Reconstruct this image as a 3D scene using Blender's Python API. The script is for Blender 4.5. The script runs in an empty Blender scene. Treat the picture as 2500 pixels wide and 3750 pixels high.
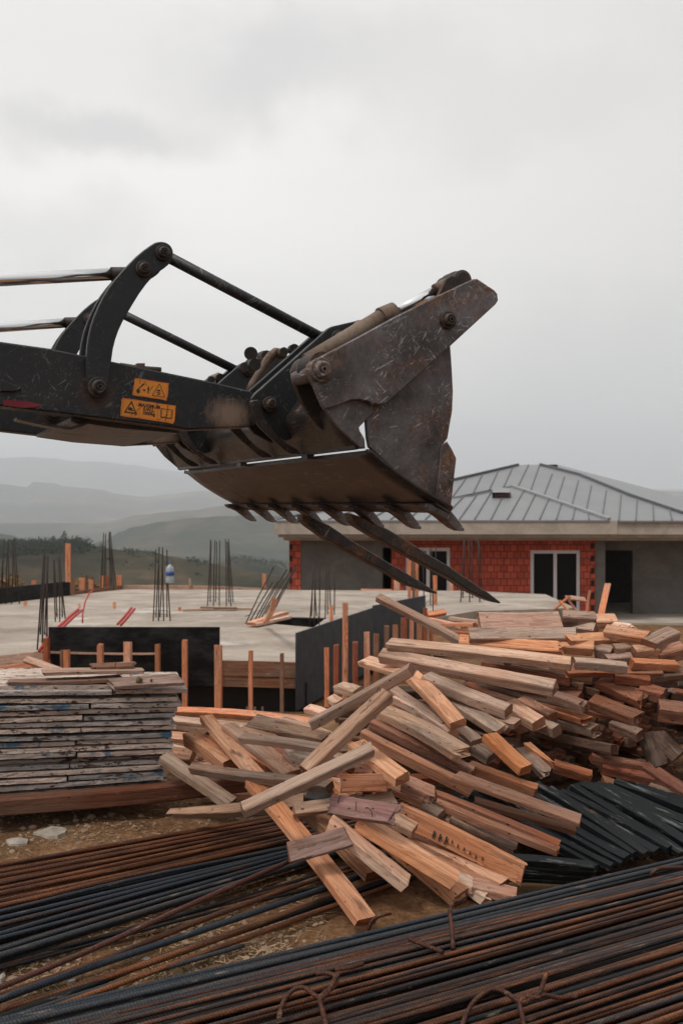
import bpy, bmesh, math, random
from mathutils import Vector, Matrix, noise
from mathutils.geometry import tessellate_polygon
R = math.radians
rnd = random.Random(11)
SC = bpy.context.scene
COL = SC.collection

# ---------------------------------------------------------------- camera model (2500 x 3750 photograph)
F, CX, CY, HOR = 3646.0, 1250.0, 1875.0, 1862.0
EYE = Vector((0, 0, 1.5))
PITCH = (CY - HOR) / F
FWD = Vector((0, math.cos(PITCH), -math.sin(PITCH)))
UPV = Vector((0, math.sin(PITCH), math.cos(PITCH)))
RIGHT = Vector((1, 0, 0))

def ray(px, py):
    return FWD + RIGHT * ((px - CX) / F) - UPV * ((py - CY) / F)
def at_depth(px, py, Y):
    d = ray(px, py)
    return EYE + d * (Y / d.y)
def at_height(px, py, z):
    d = ray(px, py)
    return EYE + d * ((z - EYE.z) / d.z)
CROPS = {  # measuring frames: origin and scale in photograph pixels
    'LA': (0, 800, .63776), 'LB': (800, 900, .70153), 'Z1': (800, 1050, .38265), 'Z2': (1200, 950, .41454),
    'Z3': (500, 1450, .44643), 'Z4': (1100, 1500, .41454), 'ST': (400, 1350, .19133), 'S': (0, 0, 1),
    'BG': (0, 1650, .79719), 'H': (0, 1650, .70153), 'C1': (1250, 1650, .79719), 'C2': (0, 2300, .57398),
    'C3': (550, 2450, .63776), 'C4': (1300, 2200, .76531), 'C5': (0, 2950, .79719), 'C6': (1250, 3000, .79719)}
def cr(c, x, y):
    o = CROPS[c]
    return o[0] + x * o[2], o[1] + y * o[2]

# ---------------------------------------------------------------- objects
def link(name, me, parent=None):
    o = bpy.data.objects.new(name, me)
    COL.objects.link(o)
    if parent: o.parent = parent
    return o
def tag(o, label=None, cat=None, group=None, kind=None):
    if label: o['label'] = label
    if cat: o['category'] = cat
    if group: o['group'] = group
    if kind: o['kind'] = kind
    return o
def empty(name, loc, label, cat, group=None):
    o = bpy.data.objects.new(name, None)
    COL.objects.link(o)
    o.location = loc
    o.empty_display_size = .1
    return tag(o, label, cat, group)
def build(name, bm, mats, parent=None, smooth=False, loc=None):
    me = bpy.data.meshes.new(name)
    bmesh.ops.recalc_face_normals(bm, faces=bm.faces)
    bm.to_mesh(me); bm.free()
    for m in (mats if isinstance(mats, (list, tuple)) else [mats]): me.materials.append(m)
    if smooth:
        me.polygons.foreach_set('use_smooth', [True] * len(me.polygons))
    o = link(name, me, parent)
    if loc is not None: o.location = loc
    return o
def box(bm, a, b, mi=0):
    (x0, y0, z0), (x1, y1, z1) = a, b
    v = [bm.verts.new(p) for p in ((x0,y0,z0),(x1,y0,z0),(x1,y1,z0),(x0,y1,z0),(x0,y0,z1),(x1,y0,z1),(x1,y1,z1),(x0,y1,z1))]
    for f in ((0,3,2,1),(4,5,6,7),(0,1,5,4),(1,2,6,5),(2,3,7,6),(3,0,4,7)):
        bm.faces.new([v[i] for i in f]).material_index = mi
def tube(bm, pts, r, n=8, caps=True, mi=0, smooth=True):
    """pts: list of Vectors, r: number or list"""
    pts = [Vector(p) for p in pts]
    rings = []
    prev = None
    for i, p in enumerate(pts):
        t = (pts[min(i + 1, len(pts) - 1)] - pts[max(i - 1, 0)]).normalized()
        if prev is None:
            ref = Vector((0, 0, 1)) if abs(t.z) < .9 else Vector((1, 0, 0))
            prev = t.cross(ref).normalized()
        s = (prev - t * prev.dot(t)).normalized(); prev = s
        q = t.cross(s)
        rr = r[i] if isinstance(r, (list, tuple)) else r
        rings.append([bm.verts.new(p + (s * math.cos(2*math.pi*k/n) + q * math.sin(2*math.pi*k/n)) * rr) for k in range(n)])
    for a, b in zip(rings, rings[1:]):
        for k in range(n):
            f = bm.faces.new((a[k], a[(k+1) % n], b[(k+1) % n], b[k]))
            f.smooth = smooth; f.material_index = mi
    if caps:
        bm.faces.new(rings[0][::-1]).material_index = mi
        bm.faces.new(rings[-1]).material_index = mi
def beam(bm, p0, p1, w, h, up=Vector((0, 0, 1)), mi=0):
    p0, p1 = Vector(p0), Vector(p1)
    a = (p1 - p0).normalized(); s = a.cross(up).normalized(); n = s.cross(a)
    v = []
    for p in (p0, p1):
        for i, j in ((-1,-1),(1,-1),(1,1),(-1,1)):
            v.append(bm.verts.new(p + s * (i * w / 2) + n * (j * h / 2)))
    for f in ((0,1,2,3),(7,6,5,4),(0,4,5,1),(1,5,6,2),(2,6,7,3),(3,7,4,0)):
        bm.faces.new([v[i] for i in f]).material_index = mi

# ---------------------------------------------------------------- materials
def nd(nt, typ, ins=None, **props):
    n = nt.nodes.new('ShaderNode' + typ)
    for k, v in props.items(): setattr(n, k, v)
    for k, v in (ins or {}).items():
        s = n.inputs[k]
        if isinstance(v, bpy.types.NodeSocket): nt.links.new(v, s)
        else: s.default_value = v
    return n
def mth(nt, op, a, b=0.0, c=None, clamp=False):
    ins = {0: a, 1: b}
    if c is not None: ins[2] = c
    return nd(nt, 'Math', ins, operation=op, use_clamp=clamp).outputs[0]
def c4(c): return (c[0], c[1], c[2], 1) if len(c) == 3 else c
def mix(nt, fac, a, b, blend='MIX'):
    a = a if isinstance(a, bpy.types.NodeSocket) else c4(a)
    b = b if isinstance(b, bpy.types.NodeSocket) else c4(b)
    return nd(nt, 'Mix', {0: fac, 6: a, 7: b}, data_type='RGBA', blend_type=blend, clamp_factor=True).outputs[2]
def ramp(nt, fac, stops, interp='LINEAR'):
    n = nd(nt, 'ValToRGB', {0: fac})
    cr_ = n.color_ramp; cr_.interpolation = interp
    while len(cr_.elements) < len(stops): cr_.elements.new(.5)
    for e, (p, c) in zip(cr_.elements, stops):
        e.position = p
        e.color = c4(c) if isinstance(c, (tuple, list)) else (c, c, c, 1)
    return n.outputs[0]
def stepf(nt, v, lo, hi):
    return nd(nt, 'MapRange', {0: v, 1: lo, 2: hi, 3: 0.0, 4: 1.0}, clamp=True).outputs[0]
def coords(nt, scale=(1, 1, 1), rot=(0, 0, 0), jitter=True, out='Object'):
    tc = nd(nt, 'TexCoord').outputs[out]
    if jitter:
        oi = nd(nt, 'ObjectInfo').outputs['Random']
        off = nd(nt, 'CombineXYZ', {0: mth(nt, 'MULTIPLY', oi, 37.0), 1: mth(nt, 'MULTIPLY', oi, 91.0), 2: mth(nt, 'MULTIPLY', oi, 53.0)}).outputs[0]
        tc = nd(nt, 'VectorMath', {0: tc, 1: off}, operation='ADD').outputs[0]
    return nd(nt, 'Mapping', {'Vector': tc, 'Scale': scale, 'Rotation': rot}).outputs[0]
def nz(nt, vec, scale, detail=5, rough=.6, dist=0.0):
    return nd(nt, 'TexNoise', {'Vector': vec, 'Scale': scale, 'Detail': detail, 'Roughness': rough, 'Distortion': dist}).outputs['Fac']
def vor(nt, vec, scale, feature='F1', out='Distance', rnd_=1.0):
    return nd(nt, 'TexVoronoi', {'Vector': vec, 'Scale': scale, 'Randomness': rnd_}, feature=feature).outputs[out]
def mat(name):
    m = bpy.data.materials.new(name); m.use_nodes = True
    nt = m.node_tree
    return m, nt, nt.nodes['Principled BSDF']
def finish(nt, b, col=None, rough=None, metal=None, height=None, bump=.3, dist=.01):
    for k, v in (('Base Color', col), ('Roughness', rough), ('Metallic', metal)):
        if v is None: continue
        if isinstance(v, bpy.types.NodeSocket): nt.links.new(v, b.inputs[k])
        else: b.inputs[k].default_value = c4(v) if k == 'Base Color' else v
    if height is not None:
        bp = nd(nt, 'Bump', {'Strength': bump, 'Distance': dist, 'Height': height})
        nt.links.new(bp.outputs[0], b.inputs['Normal'])

def plain(name, col, rough=.6, metal=0.0, var=.25, scale=8.0, bump=.15):
    m, nt, b = mat(name)
    v = coords(nt)
    n = nz(nt, v, scale, 6, .65)
    f = ramp(nt, n, [(.25, 1 - var), (.75, 1 + var)])
    finish(nt, b, mix(nt, 1.0, col, f, 'MULTIPLY'), rough, metal, n, bump, .004)
    return m

def make_wood():
    # sawn, weathered building timber; every board brings its own tint and amount of grime
    m, nt, b = mat('timber')
    oi = nd(nt, 'ObjectInfo')
    tint, grime = oi.outputs['Color'], oi.outputs['Alpha']
    v = coords(nt)
    vg = nd(nt, 'Mapping', {'Vector': v, 'Scale': (1.6, 34, 34)}).outputs[0]
    g1 = nz(nt, vg, 1.0, 7, .62, .6)
    vw = nd(nt, 'Mapping', {'Vector': v, 'Scale': (.55, 8, 8)}).outputs[0]
    g2 = nz(nt, vw, 2.2, 4, .55, 1.4)
    bands = mth(nt, 'FRACT', mth(nt, 'MULTIPLY', g2, 9.0))
    grain = mth(nt, 'ADD', mth(nt, 'MULTIPLY', g1, .75), mth(nt, 'MULTIPLY', bands, .25))
    shade = ramp(nt, grain, [(.25, (.36, .29, .25)), (.42, (.80, .76, .73)), (.56, (1.05, 1.04, 1.03)), (.72, (1.25, 1.25, 1.24))])
    greyed = nz(nt, nd(nt, 'Mapping', {'Vector': v, 'Scale': (1.1, 4, 4)}).outputs[0], 1.0, 5, .6)
    lum = nd(nt, 'RGBToBW', {0: tint}).outputs[0]
    gtint = mix(nt, 1.0, nd(nt, 'CombineColor', {0: lum, 1: lum, 2: lum}).outputs[0], (1.22, .98, .80), 'MULTIPLY')
    tint2 = mix(nt, mth(nt, 'MULTIPLY', stepf(nt, greyed, .40, .62), mth(nt, 'ADD', .25, mth(nt, 'MULTIPLY', grime, .75)), clamp=True), tint, gtint)
    col = mix(nt, 1.0, tint2, shade, 'MULTIPLY')
    # broad tone patches along the board
    big = nz(nt, nd(nt, 'Mapping', {'Vector': v, 'Scale': (2.2, 9, 9)}).outputs[0], 1.0, 3, .6)
    col = mix(nt, mth(nt, 'MULTIPLY', stepf(nt, big, .5, .7), .55), col, mix(nt, 1.0, col, (.72, .55, .42), 'MULTIPLY'))
    # weathered grey film and dark mould, amount from the object's alpha
    wn = nz(nt, nd(nt, 'Mapping', {'Vector': v, 'Scale': (3.2, 11, 11)}).outputs[0], 1.0, 8, .75, .4)
    thr = mth(nt, 'SUBTRACT', .745, mth(nt, 'MULTIPLY', grime, .36))
    wmask = nd(nt, 'MapRange', {0: wn, 1: thr, 2: mth(nt, 'ADD', thr, .13), 3: 0.0, 4: 1.0}, clamp=True).outputs[0]
    col = mix(nt, mth(nt, 'MULTIPLY', wmask, .72), col, mix(nt, g1, (.055, .042, .035), (.30, .225, .18)))
    # cement dust smears
    dn = nz(nt, nd(nt, 'Mapping', {'Vector': v, 'Scale': (5, 12, 12)}).outputs[0], 1.3, 8, .8)
    col = mix(nt, mth(nt, 'MULTIPLY', stepf(nt, dn, .58, .70), .4), col, (.58, .46, .38))
    # knots and nail holes
    kd = vor(nt, nd(nt, 'Mapping', {'Vector': v, 'Scale': (2.6, 9, 9)}).outputs[0], 1.0)
    knot = mth(nt, 'SUBTRACT', 1.0, stepf(nt, kd, .05, .16))
    col = mix(nt, mth(nt, 'MULTIPLY', knot, .75), col, (.075, .035, .02))
    hd = vor(nt, nd(nt, 'Mapping', {'Vector': v, 'Scale': (14, 26, 26)}).outputs[0], 1.0)
    hole = mth(nt, 'SUBTRACT', 1.0, stepf(nt, hd, .07, .12))
    col = mix(nt, mth(nt, 'MULTIPLY', hole, .85), col, (.03, .02, .015))
    # end grain (faces whose own normal runs along the board)
    nx = nd(nt, 'SeparateXYZ', {0: nd(nt, 'TexCoord').outputs['Normal']}).outputs[0]
    endf = stepf(nt, mth(nt, 'ABSOLUTE', nx), .55, .8)
    rings = nd(nt, 'TexWave', {'Vector': nd(nt, 'Mapping', {'Vector': v, 'Scale': (0, 1, 1)}).outputs[0], 'Scale': 42.0, 'Distortion': 6.0, 'Detail': 3.0}, wave_type='RINGS').outputs['Fac']
    endn = nz(nt, v, 40, 5, .7)
    endc = mix(nt, 1.0, mix(nt, mth(nt, 'MULTIPLY', endn, .8), mix(nt, 1.0, tint, (.80, .60, .50), 'MULTIPLY'), (.10, .05, .03)), ramp(nt, rings, [(0, .72), (1, 1.08)]), 'MULTIPLY')
    col = mix(nt, endf, col, endc)
    h = mth(nt, 'SUBTRACT', mth(nt, 'ADD', grain, mth(nt, 'MULTIPLY', endn, .3)), mth(nt, 'MULTIPLY', mth(nt, 'ADD', hole, mth(nt, 'MULTIPLY', wmask, .35)), .6))
    b.inputs['Specular IOR Level'].default_value = .2
    finish(nt, b, col, .85, 0, h, .55, .006)
    return m

def make_rebar():
    m, nt, b = mat('rebar_steel')
    oi = nd(nt, 'ObjectInfo')
    tint, rust = oi.outputs['Color'], oi.outputs['Alpha']
    v = coords(nt)
    n = nz(nt, nd(nt, 'Mapping', {'Vector': v, 'Scale': (1.6, 40, 40)}).outputs[0], 1.0, 8, .75)
    thr = mth(nt, 'SUBTRACT', .80, mth(nt, 'MULTIPLY', rust, .52))
    rm = nd(nt, 'MapRange', {0: n, 1: thr, 2: mth(nt, 'ADD', thr, .12), 3: 0.0, 4: 1.0}, clamp=True).outputs[0]
    fine = nz(nt, v, 160, 4, .7)
    slow = nz(nt, nd(nt, 'Mapping', {'Vector': v, 'Scale': (3.0, 45, 45)}).outputs[0], 1.0, 6, .7)
    rc = ramp(nt, mth(nt, 'ADD', mth(nt, 'MULTIPLY', fine, .35), mth(nt, 'MULTIPLY', slow, .65)),
              [(.33, (.020, .010, .008)), (.46, (.075, .028, .015)), (.57, (.19, .068, .026)), (.70, (.38, .17, .08))])
    col = mix(nt, rm, mix(nt, 1.0, tint, ramp(nt, fine, [(.3, .5), (.7, 1.5)]), 'MULTIPLY'), rc)
    dust = nz(nt, nd(nt, 'Mapping', {'Vector': v, 'Scale': (7, 40, 40)}).outputs[0], 1.0, 6, .7)
    col = mix(nt, mth(nt, 'MULTIPLY', stepf(nt, dust, .60, .72), .5), col, (.40, .30, .21))  # pale dust, its amount raised to paint bright highlights on the bars
    # rolled ribs: slanting bands round the bar
    ox = nd(nt, 'SeparateXYZ', {0: nd(nt, 'TexCoord').outputs['Object']})
    ph = mth(nt, 'ADD', mth(nt, 'MULTIPLY', ox.outputs[0], 620.0), mth(nt, 'MULTIPLY', ox.outputs[2], 260.0))
    rib = mth(nt, 'POWER', mth(nt, 'ADD', mth(nt, 'MULTIPLY', mth(nt, 'SINE', ph), .5), .5), 2.0)
    col = mix(nt, 1.0, col, ramp(nt, rib, [(0, .80), (1, 1.12)]), 'MULTIPLY')
    b.inputs['Specular IOR Level'].default_value = .22
    finish(nt, b, col, .48, .08, mth(nt, 'ADD', rib, mth(nt, 'MULTIPLY', fine, .5)), .45, .0022)
    return m

def scratch_mask(nt, v, ang, sx, sy, lo, hi):
    """short straight scratches in the plate's own plane (u, z), turned by ang about the plate's normal"""
    vv = nd(nt, 'Mapping', {'Vector': v, 'Rotation': (0, ang, 0)}).outputs[0]
    vv = nd(nt, 'Mapping', {'Vector': vv, 'Scale': (sx, 6, sy)}).outputs[0]
    return stepf(nt, nz(nt, vv, 1.0, 2.5, .55), lo, hi)

def make_steel(name, base, base2, rustc, rust_lo, scr=1.0, rough=.48, metal=.55, scr_col=(.42, .41, .40), dust=0.0):
    m, nt, b = mat(name)
    v = coords(nt, jitter=False)
    lown = nz(nt, v, 3.2, 5, .6)
    col = mix(nt, stepf(nt, lown, .40, .60), base, base2)
    rn = nz(nt, v, 4.5, 9, .72, .6)
    rm = stepf(nt, rn, rust_lo, rust_lo + .14)
    fine = nz(nt, v, 70, 6, .75)
    rc = mix(nt, stepf(nt, fine, .35, .65), (.045, .020, .012), rustc)
    col = mix(nt, mth(nt, 'MULTIPLY', rm, .85), col, rc)
    col = mix(nt, 1.0, col, ramp(nt, fine, [(.3, .72), (.7, 1.25)]), 'MULTIPLY')
    wear = nz(nt, v, 3.6, 5, .65, .8)
    s = None
    for i, (a, sx, sy, lo) in enumerate(((.6, 14, 150, .66), (-.75, 13, 170, .665), (1.0, 6, 62, .665), (.45, 7, 50, .68), (1.25, 20, 130, .67), (.15, 12, 160, .68), (-1.3, 18, 190, .67), (.9, 45, 260, .66), (-.4, 50, 280, .66))):
        k = scratch_mask(nt, v, a, sx, sy, lo, lo + .05)
        s = k if s is None else mth(nt, 'MAXIMUM', s, k)
    s = mth(nt, 'MULTIPLY', s, stepf(nt, nz(nt, v, 55, 3, .7), .30, .52))
    s = mth(nt, 'MULTIPLY', mth(nt, 'MULTIPLY', s, stepf(nt, wear, .40, .58)), scr)
    col = mix(nt, s, col, scr_col)
    if dust:
        dn = nz(nt, v, 9, 8, .75)
        col = mix(nt, mth(nt, 'MULTIPLY', stepf(nt, dn, .52, .70), dust), col, (.30, .20, .14))
    rg = mth(nt, 'ADD', rough, mth(nt, 'MULTIPLY', rm, .35), clamp=True)
    finish(nt, b, col, rg, mth(nt, 'MULTIPLY', mth(nt, 'SUBTRACT', 1.0, rm), metal), mth(nt, 'ADD', fine, mth(nt, 'MULTIPLY', rm, .6)), .35, .004)
    return m

WOOD = make_wood()
REBAR = make_rebar()
STEEL = make_steel('worn_bucket_steel', (.155, .146, .152), (.046, .037, .036), (.27, .12, .05), .505, 1.0, .5, .45, (.58, .57, .56), .22)
STEELD = make_steel('dirty_bucket_floor', (.066, .059, .057), (.036, .030, .028), (.16, .085, .05), .57, .6, .38, .5, (.30, .25, .21), .25)
PAINT = make_steel('black_machine_paint', (.0055, .0080, .0110), (.010, .012, .014), (.09, .045, .025), .66, .8, .5, .0, (.17, .18, .19), .06)
RUSTY = make_steel('rusty_pin_steel', (.040, .031, .028), (.022, .018, .018), (.15, .075, .04), .53, .3, .6, .3, (.3, .25, .2), .3)
DUSTY = make_steel('dusty_cylinder_steel', (.19, .135, .10), (.10, .07, .055), (.26, .15, .09), .5, .25, .7, .1, (.4, .33, .27), .5)
def make_chrome():
    m, nt, b = mat('chrome_rod'); finish(nt, b, (.86, .87, .88), .13, 1.0); return m
CHROME = make_chrome()
def make_arm_paint(c1, c2):
    m = make_steel('black_arm_paint', (.0055, .0080, .0110), (.010, .012, .014), (.09, .045, .025), .68, .9, .5, .0, (.17, .18, .19), .06)
    nt = m.node_tree; b = nt.nodes['Principled BSDF']
    src = b.inputs['Base Color'].links[0].from_socket
    v = coords(nt, jitter=False)
    def blob(c, sx, sz, lo, hi):
        d = nd(nt, 'Mapping', {'Vector': nd(nt, 'VectorMath', {0: v, 1: c}, operation='SUBTRACT').outputs[0], 'Scale': (sx, 0, sz)}).outputs[0]
        l = nd(nt, 'VectorMath', {0: d}, operation='LENGTH').outputs['Value']
        n = nz(nt, nd(nt, 'Mapping', {'Vector': v, 'Rotation': (0, .5, 0), 'Scale': (60, 10, 22)}).outputs[0], 1.0, 7, .75)
        return stepf(nt, mth(nt, 'SUBTRACT', mth(nt, 'ADD', n, .35), l), lo, hi)
    sp_ = blob(c1, 7.5, 11.0, .0, .6)
    col = mix(nt, mth(nt, 'MULTIPLY', sp_, .75), src, (.30, .21, .15))
    ru = blob(c2, 9.0, 9.0, .05, .5)
    col = mix(nt, mth(nt, 'MULTIPLY', ru, .6), col, (.07, .035, .022))
    nt.links.new(col, b.inputs['Base Color'])
    return m
def make_sticker():
    m, nt, b = mat('orange_sticker')
    v = coords(nt, jitter=False)
    n = nz(nt, v, 26, 6, .7)
    s = mth(nt, 'MAXIMUM', scratch_mask(nt, v, .7, 18, 160, .70, .73), scratch_mask(nt, v, -.6, 15, 180, .70, .73))
    col = mix(nt, n, (.66, .22, .02), (.80, .31, .035))
    finish(nt, b, mix(nt, s, col, (.03, .022, .02)), .5, 0)
    return m
STICKER = make_sticker()
INK = plain('sticker_ink', (.035, .022, .018), .6)
REDPAINT = plain('red_paint_mark', (.20, .012, .026), .6)
STICKRED = plain('sticker_red_line', (.62, .075, .02), .5, var=.1)
# ---------------------------------------------------------------- wheel loader front: arms, linkage and clam bucket
LW = Vector((-.451, 1, .004)).normalized()          # across the machine, away from the camera
LU = Vector((1, .451, 0)).normalized()              # forward
LN = LU.cross(LW).normalized()
LO = at_depth(1337, 1661, 3.45)
BW = 2.34                                           # bucket width
loader = empty('wheel_loader', (0, 0, 0), 'black loader arms with scratched steel clam bucket and two fork tines above the heap', 'loader')
loader.matrix_world = Matrix(((LU.x, LW.x, LN.x, LO.x), (LU.y, LW.y, LN.y, LO.y), (LU.z, LW.z, LN.z, LO.z), (0, 0, 0, 1)))

def ml(c, x, y, v):
    d = ray(*cr(c, x, y))
    t = ((LO - EYE).dot(LW) + v) / d.dot(LW)
    p = EYE + d * t - LO
    return Vector((p.dot(LU), v, p.dot(LN)))
def uz(c, pts, v): return [(q.x, q.z) for q in (ml(c, x, y, v) for x, y in pts)]
def smooth_poly(p, it=1):
    for _ in range(it):
        q = []
        for i in range(len(p)):
            a, b_ = p[i], p[(i + 1) % len(p)]
            q += [(a[0]*.75 + b_[0]*.25, a[1]*.75 + b_[1]*.25), (a[0]*.25 + b_[0]*.75, a[1]*.25 + b_[1]*.75)]
        p = q
    return p
def prism(bm, poly, v0, v1, bev=.004, mi=0):
    g = bmesh.new()
    a = [g.verts.new((u, v0, z)) for u, z in poly]
    b_ = [g.verts.new((u, v1, z)) for u, z in poly]
    g.faces.new(a); g.faces.new(b_[::-1])
    for i in range(len(a)):
        j = (i + 1) % len(a)
        g.faces.new((a[i], b_[i], b_[j], a[j]))
    bmesh.ops.recalc_face_normals(g, faces=g.faces)
    if bev:
        ed = [e for e in g.edges if abs(e.verts[0].co.y - e.verts[1].co.y) < 1e-6]
        try: bmesh.ops.bevel(g, geom=ed, offset=bev, segments=1, affect='EDGES', clamp_overlap=True)
        except Exception: pass
    big = [f for f in g.faces if len(f.verts) > 4]
    bmesh.ops.triangulate(g, faces=big)
    for f in g.faces: f.material_index = mi
    me = bpy.data.meshes.new('tmp'); g.to_mesh(me); g.free()
    bm.from_mesh(me); bpy.data.meshes.remove(me)
def lplate(name, poly, v0, v1, m, parent=None, bev=.004, smooth=0):
    bm = bmesh.new()
    prism(bm, smooth_poly(poly, smooth) if smooth else poly, v0, v1, bev)
    return build(name, bm, m, parent or loader)
def lathe(bm, c, prof, n=28, mi=0):
    """profile of (radius, v) turned round an axis along v through local point c"""
    rings = [[bm.verts.new((c.x + r*math.cos(2*math.pi*k/n), v, c.z + r*math.sin(2*math.pi*k/n))) for k in range(n)] for r, v in prof]
    for a, b_ in zip(rings, rings[1:]):
        for k in range(n):
            f = bm.faces.new((a[k], a[(k+1) % n], b_[(k+1) % n], b_[k])); f.material_index = mi
    bm.faces.new(rings[0]).material_index = mi; bm.faces.new(rings[-1][::-1]).material_index = mi
def pin(c, r, v_face, v_end, name='pin', m=None, parent=None, out=.03, hexed=True):
    bm = bmesh.new()
    lathe(bm, c, [(r*1.0, v_face - .002), (r*1.0, v_face - out*.35), (r*.93, v_face - out*.45), (r*.74, v_face - out*.45), (r*.70, v_face - out*.8), (r*.52, v_face - out), (r*.5, v_face - out*.98), (r*.34, v_face - out*.96), (r*.3, v_face - out*.7)])
    lathe(bm, c, [(r*.72, v_face - .001), (r*.72, v_end)], 20)
    if hexed:
        lathe(bm, c, [(r*.30, v_face - out*.7), (r*.30, v_face - out*1.12), (r*.16, v_face - out*1.12), (r*.14, v_face - out*.8)], 6)
    return build(name, bm, m or RUSTY, parent or loader)
def rod(name, p0, p1, r, m, parent=None, n=20, taper=None):
    bm = bmesh.new()
    tube(bm, [p0, p1], taper or r, n)
    return build(name, bm, m, parent or loader)

# ---- arms
VA = .535
arm_out = uz('LA', [(-900, 580), (-300, 664), (0, 706), (300, 748), (500, 790), (640, 820), (935, 880), (1250, 945), (1440, 990), (1475, 1040), (1488, 1100), (1478, 1180), (1440, 1196), (1300, 1203), (1080, 1213), (1000, 1200), (540, 1142), (250, 1106), (0, 1076), (-300, 1042), (-900, 972)], VA)
AD = 1.08
arms = []
ARMP = make_arm_paint(ml('LA', 1320, 1125, VA), pc0 := ml('LA', 560, 985, VA))
for k in (0, 1):
    a = lplate('loader_arm', arm_out, VA + k*AD, VA + .115 + k*AD, ARMP, bev=.006)
    arms.append(a)
# belly plate and cross tube between the arms
pb = [(460, 1120), (560, 1142), (1000, 1200), (1080, 1214), (1085, 1222), (1000, 1216), (720, 1206), (560, 1160), (430, 1196), (120, 1136), (118, 1128)]
lplate('cross_plate', uz('LA', [(440, 1128), (700, 1160), (1000, 1198), (1080, 1210), (1072, 1222), (1000, 1216), (700, 1190), (440, 1150)], VA), VA + .116, VA + AD - .001, STEELD, bev=0)
lplate('stiffener_lip', uz('LA', [(115, 1130), (230, 1150), (330, 1172), (430, 1188), (480, 1168), (545, 1150), (560, 1156), (500, 1184), (432, 1204), (330, 1188), (220, 1164), (120, 1142)], VA), VA + .10, VA + .20, STEELD, bev=0)
# block and pipe on top of the near arm
bm = bmesh.new()
prism(bm, uz('LA', [(800, 824), (845, 824), (845, 872), (800, 860)], VA), VA + .03, VA + .07, .003)
tube(bm, [ml('LA', 690, 842, VA + .05), ml('LA', 800, 858, VA + .05), ml('LA', 925, 868, VA + .05)], .009, 10)
build('pipe_clip', bm, DUSTY, loader)
lplate('side_bracket', uz('LA', [(-200, 930), (0, 922), (115, 965), (125, 982), (80, 995), (0, 992), (-200, 985)], VA - .012), VA - .012, VA - .001, PAINT, bev=.003)
lplate('red_mark', uz('LA', [(18, 1050), (30, 1042), (150, 1048), (245, 1070), (215, 1082), (140, 1088), (22, 1072)], VA - .002), VA - .002, VA - .0005, REDPAINT, arms[0], bev=0)

# ---- curved links
link_out = uz('LA', [(935, 132), (905, 134), (880, 143), (800, 200), (720, 280), (640, 370), (580, 470), (530, 590), (505, 700), (495, 830), (500, 930), (515, 995), (545, 1026), (580, 1030), (612, 1010), (628, 970), (632, 900), (640, 820), (655, 720), (690, 620), (740, 530), (820, 400), (900, 310), (960, 275), (988, 240), (998, 195), (986, 160), (962, 140)], .505)
pa, pb_, pc = ml('LA', 935, 200, .505), ml('LA', 825, 292, .505), ml('LA', 565, 972, .505)
for k in (0, 1):
    o = k*AD
    lplate('curved_link', link_out, .505 + o, .532 + o, PAINT, bev=.004, smooth=1)
    lplate('curved_link', link_out, .652 + o, .678 + o, PAINT, bev=.004, smooth=1)
    pin(pa, .029, .505 + o, .68 + o); pin(pb_, .030, .505 + o, .68 + o); pin(pc, .038, .505 + o, .69 + o, out=.035)
    # lift cylinder rod and its eye
    q1, q0 = ml('LA', 640, 320, .59), ml('LA', 0, 353, .59)
    q2 = q0 + (q0 - q1) * 1.6
    for q in (q0, q1, q2): q.y = .59 + o
    e = pb_.copy(); e.y = .59 + o
    rod('cylinder_rod', q2, q1, .0225, CHROME)
    rod('rod_eye', q1, e, .026, RUSTY)
    # tilt rod down to the bucket
    t0, t1 = ml('LA', 935, 205, .59), ml('LB', 560, 492, .59)
    for q in (t0, t1): q.y = .59 + o
    rod('tilt_rod', t0, t1, .0215, PAINT)

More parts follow.
